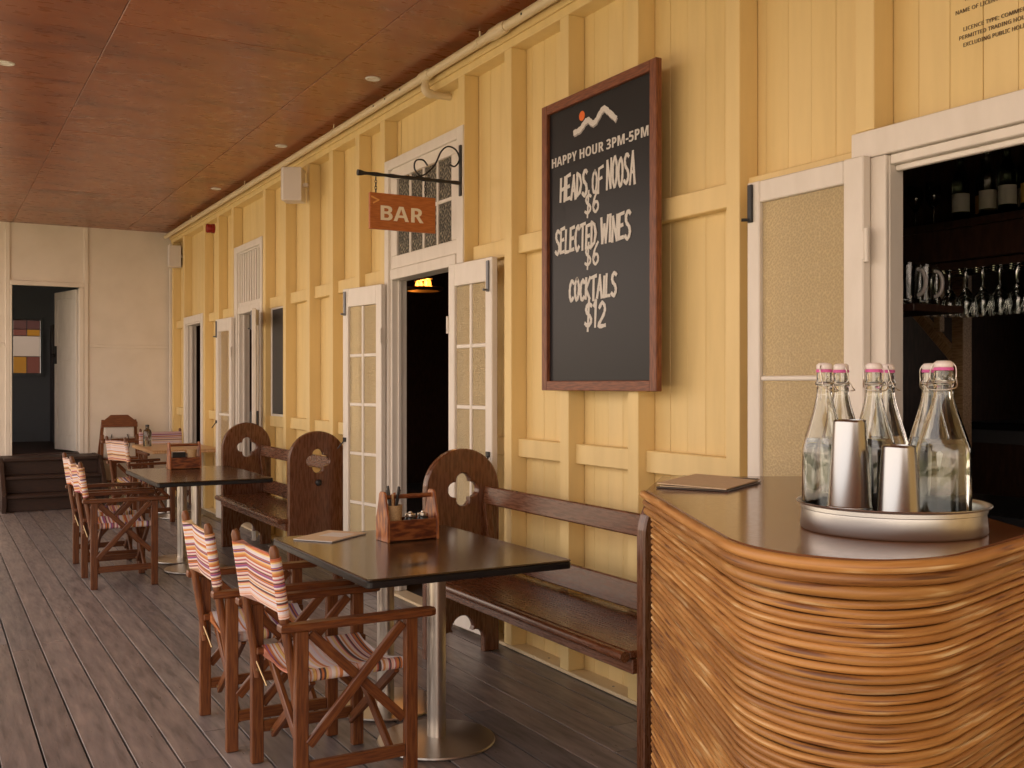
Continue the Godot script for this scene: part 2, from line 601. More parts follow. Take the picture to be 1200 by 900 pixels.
	mat("speaker_white", C(0.72, 0.66, 0.62), 0.45)
	mat("speaker_grille", C(0.62, 0.54, 0.47), 0.6, {"bump": "fine", "relief": 0.05, "scale": Vector3(12, 12, 12)})
	mat("alarm_red", C(0.30, 0.018, 0.015), 0.35)
	mat("lens_white", C(0.78, 0.74, 0.68), 0.35)
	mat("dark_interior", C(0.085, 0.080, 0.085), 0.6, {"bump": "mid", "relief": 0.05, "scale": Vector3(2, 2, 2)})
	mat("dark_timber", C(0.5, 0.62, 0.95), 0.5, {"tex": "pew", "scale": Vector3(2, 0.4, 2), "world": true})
	mat("room_wall", C(0.26, 0.28, 0.31), 0.7)
	mat("ground", C(1, 1, 1), 0.95, {"tex": "grass", "scale": Vector3(0.3, 0.3, 0.3), "world": true})
	mat("fabric_back", C(1, 1, 1), 0.85, {"tex": "stripe"})
	mat("paper_bag", C(1, 1, 1), 0.85, {"tex": "paper", "scale": Vector3(6, 6, 6)})
	mat("menu_paper", C(0.72, 0.54, 0.35), 0.6, {"tex": "paint", "scale": Vector3(9, 9, 9)})
	mat("menu_white", C(0.74, 0.70, 0.66), 0.6)
	mat("menu_dark", C(0.06, 0.042, 0.03), 0.4)
	mat("black_plastic", C(0.012, 0.012, 0.013), 0.3)
	mat("white_cap", C(0.78, 0.70, 0.66), 0.35)
	mat("pink_rubber", C(0.62, 0.10, 0.33), 0.5)
	mat("cushion_white", C(0.70, 0.64, 0.58), 0.7)
	mat("mesh_dark", C(0.035, 0.033, 0.035), 0.5, {"bump": "fine", "relief": 0.05, "scale": Vector3(10, 10, 10)})
	# glass
	var fg := mat("frosted_glass", C(0.92, 0.76, 0.46), 0.24, {"tex": "pebble", "bump": "cells", "relief": 0.5, "scale": Vector3(7, 7, 7)})
	fg.transparency = BaseMaterial3D.TRANSPARENCY_ALPHA
	fg.albedo_color.a = 0.5
	var fd := mat("pebbled_glass", C(0.95, 0.84, 0.60), 0.30, {"tex": "cells", "bump": "cells", "relief": 0.8, "scale": Vector3(4, 4, 4)})
	fd.transparency = BaseMaterial3D.TRANSPARENCY_ALPHA
	fd.albedo_color.a = 0.75
	var cg := mat("clear_pane", C(0.9, 0.9, 0.9), 0.03)
	cg.transparency = BaseMaterial3D.TRANSPARENCY_ALPHA
	cg.albedo_color.a = 0.08
	glass("bottle_glass", C(0.97, 0.99, 0.97), 0.02, 0.05)
	glass("water", C(0.98, 0.99, 0.99), 0.0, 0.033)
	glass("mug_glass", C(0.95, 0.97, 0.95), 0.02, 0.05)
	glass("dark_bottle", C(0.10, 0.12, 0.07), 0.08, 0.05)
	glass("smoke_bottle", C(0.42, 0.40, 0.34), 0.08, 0.05)
	glass("amber_pane", C(0.11, 0.055, 0.007), 0.3, 0.05)
	glass("plum_pane", C(0.03, 0.014, 0.014), 0.3, 0.05)
	glass("pink_pane", C(0.05, 0.018, 0.015), 0.3, 0.05)
	glass("milk_pane", C(0.15, 0.135, 0.125), 0.3, 0.05)

func glass(called: String, col: Color, rough: float, refr: float):
	var m := mat(called, col, rough)
	m.refraction_enabled = true
	m.refraction_scale = refr
	m.albedo_color.a = 0.0
	m.transparency = BaseMaterial3D.TRANSPARENCY_ALPHA
	m.albedo_color = Color(m.albedo_color.r, m.albedo_color.g, m.albedo_color.b, 0.0)

# ------------------------------------------------------------------ setting
func build_ground():
	var g := MeshInstance3D.new()
	g.name = "ground"
	var pm := PlaneMesh.new()
	pm.size = Vector2(300, 300)
	g.mesh = pm
	g.material_override = mats.ground
	g.position = Vector3(0, -0.65, 0)
	g.set_meta("kind", "structure")
	add_child(g)

func build_added_road():
	# unseen pale street beyond the lawn, added to brighten the steel tray's reflection
	mat("pale_concrete", C(0.50, 0.47, 0.43), 0.85, {"tex": "paint", "scale": Vector3(0.4, 0.4, 0.4), "world": true})
	var o := MeshInstance3D.new()
	o.name = "added_road"
	o.mesh = bbox(Vector3(6.5, 0.05, 120.0), 0.0)
	o.material_override = mats.pale_concrete
	o.position = Vector3(-10.6, -0.622, 0)
	o.set_meta("kind", "structure")
	add_child(o)

func build_added_bank():
	# unseen green bank, added to hide low sky from the steel and glass reflections
	mat("bank_green", C(0.09, 0.11, 0.035), 0.9, {"tex": "mid", "scale": Vector3(0.6, 0.6, 0.6), "world": true})
	var o := MeshInstance3D.new()
	o.name = "added_bank"
	var st := begin()
	st.set_smooth_group(0)
	var n := FastNoiseLite.new()
	n.seed = 5
	n.frequency = 0.16
	var cols := 70
	var rows := 10
	var pt := func(i, j):
		var f: float = float(j) / rows
		var z: float = -45.0 + 90.0 * i / cols
		return Vector3(-14.0 - 9.0 * f + 0.6 * n.get_noise_2d(z * 2.0, f * 30.0), -0.7 + 2.2 * smoothstep(0.0, 0.6, f) + (0.6 if j > 1 else 0.0) * n.get_noise_2d(z * 3.0, f * 40.0), z)
	for i in cols:
		for j in rows:
			quad(st, pt.call(i, j), pt.call(i + 1, j), pt.call(i + 1, j + 1), pt.call(i, j + 1), Vector3(1, 1, 0))
	o.mesh = done(st)
	o.material_override = mats.bank_green
	o.set_meta("kind", "structure")
	add_child(o)

const DECK_EDGE := -3.6
const CEIL := 3.36

func build_deck():
	var f := structure("deck_floor")
	slab(f, "joist_bed", Vector3(DECK_EDGE, -0.6, -13.8), Vector3(0.1, -0.06, 6.0), mats.dark_line, 0.0)
	var x := -1.744 + 0.148 * 12
	while x > DECK_EDGE:
		var x1 := x - 0.148
		if x1 < 0.05:
			var z := -13.78 - rng.randf() * 2.5
			while z < 6.0:
				var ln := rng.randf_range(2.4, 5.4)
				var a: float = max(z, -13.78)
				var b: float = min(z + ln, 6.0)
				if b - a > 0.2:
					var dy := rng.randf_range(-0.0012, 0.0012)
					var nm := "floor_board"
					slab(f, nm, Vector3(x1 + 0.004, -0.03 + dy, a + 0.0015), Vector3(min(x - 0.004, 0.11), dy, b - 0.0015), mats["deck_%d" % rng.randi_range(0, 6)], 0.0012)
				z += ln
		x = x1

func build_ceiling():
	var c := structure("ceiling")
	slab(c, "roof_slab", Vector3(DECK_EDGE - 0.25, CEIL + 0.0125, -13.95), Vector3(0.2, CEIL + 0.15, 6.2), mats.dark_line, 0.0)
	slab(c, "fascia", Vector3(DECK_EDGE - 0.29, CEIL - 0.02, -13.8), Vector3(DECK_EDGE - 0.255, CEIL + 0.17, 6.2), mats.white_paint)
	var xs := [0.098, -0.55, -1.83, -3.11, DECK_EDGE - 0.25]
	for i in 4:
		var z: float = [-7.2, -5.9, -7.18, -5.9][i]
		while z > -13.8:
			z -= 2.68
		var k := i
		while z < 6.1:
			var a: float = max(z, -13.79)
			var b: float = min(z + 2.68, 6.15)
			slab(c, "ply_panel", Vector3(xs[i + 1] + 0.002, CEIL, a + 0.002), Vector3(xs[i] - 0.002, CEIL + 0.012, b - 0.002), mats["ply_%d" % (k % 4)], 0.002)
			z += 2.68
			k += 3

# openings in the bar wall: z0, z1 (z0 < z1), y0, y1
const OPENINGS := [[-2.40, -1.0, 0.95, 2.17], [-6.53, -5.47, 0.0, 2.88], [-10.48, -9.62, 0.0, 2.76], [-9.42, -9.02, 1.14, 2.12], [-12.86, -12.03, 0.0, 2.19]]
const BOARD_X := 0.095

func build_bar_building():
	var w := thing("bar_building", "long cream yellow timber wall with exposed studs and white French doors", "building")
	var ym := [mats.yellow_paint, mats.yellow_paint_b, mats.yellow_paint_c]
	# tongue and groove boards
	var cuts := []
	var zz0 := -13.74
	while zz0 < 5.9:
		cuts.append(zz0)
		zz0 += 0.118
	for o in OPENINGS:
		cuts.append(o[0])
		cuts.append(o[1])
	cuts.sort()
	var k := 0
	for ci in cuts.size() - 1:
		var z: float = cuts[ci]
		var z1: float = cuts[ci + 1]
		if z1 - z < 0.012:
			continue
		var spans := [[0.02, 3.28]]
		for o in OPENINGS:
			if (z + z1) * 0.5 > o[0] and (z + z1) * 0.5 < o[1]:
				var nxt := []
				for s in spans:
					if o[2] > s[0]:
						nxt.append([s[0], o[2]])
					if o[3] < s[1]:
						nxt.append([o[3], s[1]])
				spans = nxt
		for s in spans:
			if s[1] - s[0] > 0.03:
				var dx := rng.randf_range(0.0, 0.0016)
				slab(w, "wall_board", Vector3(BOARD_X + dx, s[0], z + (0.0003 if rng.randf() < 0.75 else 0.0011)), Vector3(BOARD_X + 0.02 + dx, s[1], z1 - 0.0004), ym[k % 3], 0.0017)
		k += 1 + rng.randi_range(0, 1)
	# inner lining closes the wall behind the boards
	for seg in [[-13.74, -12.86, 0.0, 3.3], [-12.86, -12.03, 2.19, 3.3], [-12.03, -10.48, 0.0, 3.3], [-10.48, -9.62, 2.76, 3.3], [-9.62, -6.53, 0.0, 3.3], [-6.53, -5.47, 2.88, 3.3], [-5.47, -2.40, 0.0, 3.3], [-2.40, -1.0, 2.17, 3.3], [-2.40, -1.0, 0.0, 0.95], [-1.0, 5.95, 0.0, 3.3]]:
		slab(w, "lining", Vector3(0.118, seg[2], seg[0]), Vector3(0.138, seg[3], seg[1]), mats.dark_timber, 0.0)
	# studs: near corner z, foot, head
	var studs := [[-2.394, 2.262, 3.222], [-3.044, 0.02, 3.222], [-3.698, 0.02, 3.222], [-4.267, 0.02, 3.222], [-4.834, 0.02, 3.222], [-5.391, 0.02, 3.222], [-6.60, 0.02, 3.222], [-7.077, 0.02, 3.222], [-7.641, 0.02, 3.222], [-8.199, 0.02, 3.222], [-8.846, 0.02, 3.222], [-9.473, 0.02, 3.222], [-10.62, 0.02, 3.222], [-11.23, 0.02, 3.222], [-11.87, 0.02, 3.222], [-12.95, 0.02, 3.222], [-13.60, 0.02, 3.222], [-0.82, 0.02, 3.222], [-0.2, 0.02, 3.222], [0.45, 0.02, 3.222]]
	for s in studs:
		slab(w, "stud", Vector3(0.0, s[1], s[0] - 0.078), Vector3(BOARD_X - 0.001, s[2], s[0]), ym[rng.randi_range(0, 2)], 0.003)
	# blocking between the studs
	var bays := [[-3.122, -3.698], [-3.776, -4.267], [-4.345, -4.834], [-4.912, -5.36], [-7.155, -7.641], [-7.719, -8.199], [-8.277, -8.846], [-8.924, -9.473], [-6.678, -7.077], [-10.698, -11.23], [-11.308, -11.87], [-13.028, -13.60], [-2.48, -3.044]]
	for b in bays:
		for y in [1.03, 2.12]:
			slab(w, "blocking", Vector3(0.042, y, b[1] + 0.001), Vector3(BOARD_X - 0.001, y + 0.097, b[0] - 0.001), ym[rng.randi_range(0, 2)], 0.004)
	slab(w, "bottom_plate", Vector3(-0.002, 0.002, -13.7), Vector3(BOARD_X + 0.02, 0.02, 5.9), mats.cream_pipe, 0.003)
	for zz in [-3.46, -3.95, -4.52, -4.98, -7.4, -7.9]:
		rod(w, "plate_screw", Vector3(0.045, 0.019, zz), Vector3(0.045, 0.0215, zz), 0.006, mats.grey_metal)
	slab(w, "top_plate", Vector3(-0.002, 3.222, -13.72), Vector3(BOARD_X + 0.02, 3.34, 5.9), mats.yellow_paint_b, 0.004)
	slab(w, "cornice_strip", Vector3(-0.022, 3.262, -13.72), Vector3(-0.002, 3.30, 5.9), mats.yellow_paint, 0.004)
	slab(w, "corner_board", Vector3(-0.02, 0.02, -13.74), Vector3(BOARD_X, 3.22, -13.70), mats.end_panel, 0.003)
	var wp: Material = mats.white_paint
	# --- bar doorway
	door_frame(w, -6.58, -5.393, -6.515, -5.475, 2.12, 2.19, 2.93)
	fanlight(w, -6.515, -5.475, 2.19, 2.865, 4, 2, mats.pebbled_glass)
	french_leaf(w, Vector3(-0.035, 0, -6.53), 190.0, 0.51, 2.10, 2, 5, true, "open glazed door leaf with ten panes, folded back towards the far pew")
	french_leaf(w, Vector3(-0.052, 0, -5.46), 3.0, 0.49, 2.12, 2, 5, false, "open glazed door leaf with ten panes, folded back towards the chalkboard")
	# --- louvred doorway
	door_frame(w, -10.56, -9.56, -10.46, -9.63, 2.12, 2.19, 2.80)
	var lv := part(w, "louvre_vent", bbox(Vector3(0.03, 0.04, 0.83), 0.003), wp, Vector3(0.03, 2.21, -10.045))
	slab(lv, "vent_head", Vector3(-0.015, 0.51, -0.415), Vector3(0.015, 0.555, 0.415), wp)
	for i in 10:
		var zz := -0.39 + i * 0.0865
		part(lv, "louvre_slat", bbox(Vector3(0.010, 0.49, 0.052), 0.002), wp, Vector3(0.004, 0.265, zz), Vector3(0, 0, 0))
	french_leaf(w, Vector3(-0.035, 0, -10.50), 184.0, 0.50, 2.10, 1, 2, true, "open glazed door leaf with tall panes beside the louvred doorway")
	french_leaf(w, Vector3(-0.04, 0, -9.60), -19.0, 0.46, 2.10, 1, 2, false, "glazed door leaf standing ajar, seen nearly edge on")
	# --- narrow screened window
	var win := part(w, "screen_window", bbox(Vector3(0.01, 0.95, 0.365), 0.0), mats.mesh_dark, Vector3(0.052, 1.625, -9.215), Vector3.ZERO, "narrow dark screened window between the studs")
	slab(win, "window_frame", Vector3(-0.012, -0.49, 0.183), Vector3(0.03, 0.49, 0.215), wp)
	slab(win, "window_frame", Vector3(-0.012, -0.49, -0.215), Vector3(0.03, 0.49, -0.183), wp)
	slab(win, "window_frame", Vector3(-0.012, 0.476, -0.182), Vector3(0.03, 0.492, 0.182), wp)
	slab(win, "window_sill", Vector3(-0.02, -0.498, -0.182), Vector3(0.03, -0.477, 0.182), wp)
	# --- far doorway
	door_frame(w, -12.94, -11.95, -12.84, -12.05, 2.12, 2.225, 2.225)
	# --- servery opening
	slab(w, "servery_casing", Vector3(-0.012, 2.168, -2.48), Vector3(0.03, 2.258, -0.86), wp)
	slab(w, "servery_casing", Vector3(-0.010, 0.93, -2.405), Vector3(0.03, 2.166, -2.3365), wp)
	slab(w, "servery_casing", Vector3(-0.010, 0.93, -1.00), Vector3(0.03, 2.166, -0.90), wp)
	slab(w, "servery_jamb", Vector3(0.006, 0.95, -2.364), Vector3(0.072, 2.166, -2.3345), wp)
	slab(w, "servery_jamb", Vector3(0.006, 2.135, -2.333), Vector3(0.072, 2.166, -1.002), wp)
	slab(w, "servery_stop", Vector3(0.0305, 2.115, -2.333), Vector3(0.05, 2.134, -1.002), wp)
	slab(w, "servery_sill", Vector3(-0.04, 0.90, -2.48), Vector3(0.16, 0.929, -0.9), wp)
	servery_leaf(w)
	licence_text(w)
	# roof over the bar room and its outer walls
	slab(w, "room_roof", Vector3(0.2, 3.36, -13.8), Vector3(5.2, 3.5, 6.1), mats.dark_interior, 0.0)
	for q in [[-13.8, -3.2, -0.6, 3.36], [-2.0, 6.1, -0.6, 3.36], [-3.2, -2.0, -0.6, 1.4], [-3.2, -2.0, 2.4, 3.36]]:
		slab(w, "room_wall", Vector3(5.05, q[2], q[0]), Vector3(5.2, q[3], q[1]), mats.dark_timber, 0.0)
	slab(w, "added_room_pane", Vector3(5.12, 1.4, -3.2), Vector3(5.125, 2.4, -2.0), mats.clear_pane, 0.0)  # unseen window and its opening, added to let daylight onto the bar glasses
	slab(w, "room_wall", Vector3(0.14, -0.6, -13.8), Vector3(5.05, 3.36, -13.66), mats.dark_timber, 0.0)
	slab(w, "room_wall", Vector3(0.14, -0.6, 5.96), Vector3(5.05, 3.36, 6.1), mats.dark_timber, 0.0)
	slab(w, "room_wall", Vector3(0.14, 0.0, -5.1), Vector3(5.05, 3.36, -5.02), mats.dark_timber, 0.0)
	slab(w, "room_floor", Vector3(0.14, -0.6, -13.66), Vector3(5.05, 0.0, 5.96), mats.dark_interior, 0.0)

func door_frame(w: Node, o0: float, o1: float, i0: float, i1: float, head: float, top0: float, top1: float):
	var wp: Material = mats.white_paint
	slab(w, "door_casing", Vector3(-0.010, 0.021, o0), Vector3(0.03, top1, i0 + 0.0), wp)
	slab(w, "door_casing", Vector3(-0.010, 0.021, i1), Vector3(0.03, top1, o1), wp)
	slab(w, "door_casing", Vector3(-0.009, top1 - 0.066 if top1 > top0 else head + 0.02, i0 + 0.001), Vector3(0.03, top1 - 0.001, i1 - 0.001), wp)
	slab(w, "door_jamb", Vector3(0.008, 0.021, i0 + 0.001), Vector3(0.118, top1 - 0.07 if top1 > top0 else head + 0.018, i0 + 0.026), wp)
	slab(w, "door_jamb", Vector3(0.008, 0.021, i1 - 0.026), Vector3(0.118, top1 - 0.07 if top1 > top0 else head + 0.018, i1 - 0.001), wp)
	slab(w, "door_head", Vector3(-0.006, head, i0 + 0.027), Vector3(0.118, head + 0.018 if top1 <= top0 else top0 - 0.002, i1 - 0.027), wp)
	slab(w, "door_stop", Vector3(0.05, 0.021, i0 + 0.0265), Vector3(0.075, head - 0.001, i0 + 0.04), wp)

func fanlight(w: Node, z0: float, z1: float, y0: float, y1: float, nc: int, nr: int, gm: Material):
	var wp: Material = mats.white_paint
	var f := part(w, "fanlight", bbox(Vector3(0.035, 0.085, z1 - z0 - 0.06), 0.004), wp, Vector3(0.025, y0 + 0.045, (z0 + z1) * 0.5), Vector3.ZERO, "fanlight of small pebbled panes above the bar doorway")
	var hz := (z1 - z0) * 0.5 - 0.03
	var gy0 := 0.043
	var gy1 := y1 - y0 - 0.045 - 0.075
	slab(f, "sash_rail", Vector3(-0.0175, gy1, -hz), Vector3(0.0175, y1 - y0 - 0.045, hz), wp, 0.004)
	slab(f, "sash_stile", Vector3(-0.0175, gy0, -hz), Vector3(0.0175, gy1 - 0.001, -hz + 0.075), wp, 0.004)
	slab(f, "sash_stile", Vector3(-0.0175, gy0, hz - 0.075), Vector3(0.0175, gy1 - 0.001, hz), wp, 0.004)
	var gz0 := -hz + 0.076
	var gw := (2 * hz - 0.152) / nc
	var gh := (gy1 - gy0) / nr
	for c in nc:
		if c > 0:
			slab(f, "glazing_bar", Vector3(-0.012, gy0, gz0 + c * gw - 0.011), Vector3(0.012, gy1 - 0.001, gz0 + c * gw + 0.011), wp, 0.003)
		for r in nr:
			slab(f, "pane", Vector3(-0.002, gy0 + r * gh + 0.002, gz0 + c * gw + 0.002), Vector3(0.002, gy0 + (r + 1) * gh - 0.002, gz0 + (c + 1) * gw - 0.002), gm, 0.0)
			if r > 0:
				slab(f, "glazing_bar", Vector3(-0.010, gy0 + r * gh - 0.011, gz0 + c * gw + 0.0115), Vector3(0.010, gy0 + r * gh + 0.011, gz0 + (c + 1) * gw - 0.0115), wp, 0.003)

# a glazed leaf hinged at "at"; turn 0 lays it along +z, 180 along -z; flip puts bolts on the side that faces the veranda
func french_leaf(w: Node, at: Vector3, turn: float, wd: float, h: float, nc: int, nr: int, flip: bool, label: String):
	var wp: Material = mats.white_paint
	var th := 0.038
	var lock := 0.78 if nr > 2 else 0.7
	var f := part(w, "door_leaf", bbox(Vector3(th, h - 0.03, 0.07), 0.004), wp, at, Vector3(0, turn, 0), label)
	var s := -1.0 if not flip else 1.0
	# local z runs from the hinge along the leaf; the hinge stile is centred on the node
	f.position = at + Basis(Vector3.UP, deg_to_rad(turn)) * Vector3(0, 0, 0.036) + Vector3(0, (h - 0.03) * 0.5 + 0.025, 0)
	var y0 := -(h - 0.03) * 0.5
	var y1 := -y0
	var z0 := 0.0352
	var z1 := wd - 0.036
	slab(f, "stile", Vector3(-th * 0.5, y0, z1 - 0.07), Vector3(th * 0.5, y1, z1), wp, 0.004)
	var za := z0 + 0.0008
	var zb := z1 - 0.0708
	slab(f, "rail", Vector3(-th * 0.5 + 0.001, y1 - 0.13, za), Vector3(th * 0.5 - 0.001, y1 - 0.0005, zb), wp, 0.004)
	slab(f, "rail", Vector3(-th * 0.5 + 0.001, y0 + 0.0005, za), Vector3(th * 0.5 - 0.001, y0 + 0.22, zb), wp, 0.004)
	var gy0 := y0 + 0.222
	var gy1 := y1 - 0.132
	var gw := (zb - za) / nc
	var gh := (gy1 - gy0) / nr
	for c in nc:
		if c > 0:
			slab(f, "glazing_bar", Vector3(-0.012, gy0, za + c * gw - 0.011), Vector3(0.012, gy1, za + c * gw + 0.011), wp, 0.003)
		for r in nr:
			var pm: Material = mats.frosted_glass if nr > 2 else mats.clear_pane
			slab(f, "pane", Vector3(-0.002, gy0 + r * gh + 0.001, za + c * gw + 0.001), Vector3(0.002, gy0 + (r + 1) * gh - 0.001, za + (c + 1) * gw - 0.001), pm, 0.0)
			if r > 0:
				slab(f, "glazing_bar", Vector3(-0.010, gy0 + r * gh - 0.011, za + c * gw + 0.0115), Vector3(0.010, gy0 + r * gh + 0.011, za + (c + 1) * gw - 0.0115), wp, 0.003)
	# bolts on the free stile, knuckles at the hinge
	var bx := s * (th * 0.5 + 0.006)
	slab(f, "bolt", Vector3(bx - 0.005, y1 - 0.19, z1 - 0.045), Vector3(bx + 0.005, y1 - 0.02, z1 - 0.023), mats.grey_metal, 0.002)
	rod(f, "bolt_knob", Vector3(bx, y1 - 0.18, z1 - 0.034), Vector3(bx + s * 0.03, y1 - 0.18, z1 - 0.034), 0.006, mats.grey_metal)
	rod(f, "door_hook", Vector3(bx, -0.04, z1 - 0.03), Vector3(bx + s * 0.03, -0.10, z1 + 0.01), 0.005, mats.iron)
	slab(f, "hook_plate", Vector3(bx - 0.005, -0.05, z1 - 0.05), Vector3(bx + 0.004, -0.02, z1 - 0.015), mats.iron, 0.002)
	for y in [y1 - 0.35, y0 + 0.3]:
		rod(f, "hinge", Vector3(s * (th * 0.5 + 0.004), y - 0.05, -0.036), Vector3(s * (th * 0.5 + 0.004), y + 0.05, -0.036), 0.008, wp)
	if turn < 0 :
		slab(f, "handle_plate", Vector3(th * 0.5 + 0.001, -0.1, z1 - 0.06), Vector3(th * 0.5 + 0.02, 0.12, z1 - 0.015), mats.iron, 0.004)
		slab(f, "handle_plate", Vector3(-th * 0.5 - 0.02, -0.1, z1 - 0.06), Vector3(-th * 0.5 - 0.001, 0.12, z1 - 0.015), mats.iron, 0.004)

func servery_leaf(w: Node):
	var wp: Material = mats.white_paint
	var f := part(w, "servery_shutter", bbox(Vector3(0.036, 1.22, 0.085), 0.004), wp, Vector3(-0.032, 1.56, -2.437), Vector3.ZERO, "white glazed shutter leaf with frosted panes, folded back beside the servery")
	slab(f, "stile", Vector3(-0.018, -0.61, -0.51), Vector3(0.018, 0.61, -0.445), wp, 0.004)
	slab(f, "rail", Vector3(-0.017, 0.53, -0.444), Vector3(0.017, 0.609, -0.0435), wp, 0.004)
	slab(f, "rail", Vector3(-0.017, -0.609, -0.444), Vector3(0.017, -0.50, -0.0435), wp, 0.004)
	slab(f, "glazing_bar", Vector3(-0.012, -0.128, -0.444), Vector3(0.012, -0.110, -0.0435), wp, 0.004)
	slab(f, "pane", Vector3(-0.002, -0.109, -0.443), Vector3(0.002, 0.529, -0.0445), mats.frosted_glass, 0.0)
	slab(f, "pane", Vector3(-0.002, -0.499, -0.443), Vector3(0.002, -0.129, -0.0445), mats.frosted_glass, 0.0)
	slab(f, "bolt", Vector3(-0.03, 0.46, -0.497), Vector3(-0.0185, 0.60, -0.475), mats.iron, 0.002)
	rod(f, "bolt_knob", Vector3(-0.03, 0.47, -0.49), Vector3(-0.05, 0.47, -0.505), 0.006, mats.iron)
	rod(f, "hinge", Vector3(-0.012, 0.26, 0.052), Vector3(-0.012, 0.37, 0.052), 0.009, wp)
	slab(f, "hinge_leaf", Vector3(-0.0195, 0.27, 0.015), Vector3(-0.0182, 0.36, 0.046), wp, 0.0)

func text_mesh(s: String, cap: float, bold := true, depth := 0.0015, squeeze := 1.0) -> TextMesh:
	var t := TextMesh.new()
	var f := SystemFont.new()
	f.font_names = PackedStringArray(["Droid Sans"])
	f.font_weight = 700 if bold else 400
	t.font = f
	t.text = s
	t.font_size = 64
	t.pixel_size = cap / (64.0 * 0.72)
	t.depth = depth
	t.horizontal_alignment = HORIZONTAL_ALIGNMENT_LEFT
	t.vertical_alignment = VERTICAL_ALIGNMENT_BOTTOM
	t.curve_step = 4.0
	return t

# writing on a surface that faces -x: left end at z, baseline at y
func wall_text(p: Node, called: String, s: String, cap: float, x: float, y: float, z: float, m: Material, width := 0.0, bold := true) -> MeshInstance3D:
	var t := text_mesh(s, cap, bold)
	var o := part(p, called, t, m)
	var bx := t.get_aabb()
	var k := width / bx.size.x if width > 0.0 else 1.0
	o.transform = Transform3D(Basis(Vector3.UP, -PI / 2) * Basis.from_scale(Vector3(k, cap / bx.size.y, 1)), Vector3.ZERO)
	o.position = Vector3(x, y - bx.position.y * cap / bx.size.y, z - bx.position.x * k)
	return o

func licence_text(w: Node):
	var rows := [["NAME", 2.612, -2.118, 0.047], ["NAME OF LICENSEE", 2.578, -2.153, 0.168], ["LICENCE TYPE: COMMERCIAL", 2.519, -2.125, 0.25], ["PERMITTED TRADING HOURS", 2.495, -2.140, 0.245], ["EXCLUDING PUBLIC HOLIDAYS", 2.470, -2.125, 0.248]]
	for r in rows:
		wall_text(w, "lettering", r[0], 0.0125, BOARD_X - 0.001, r[1], r[2], mats.print_brown, r[3], false)

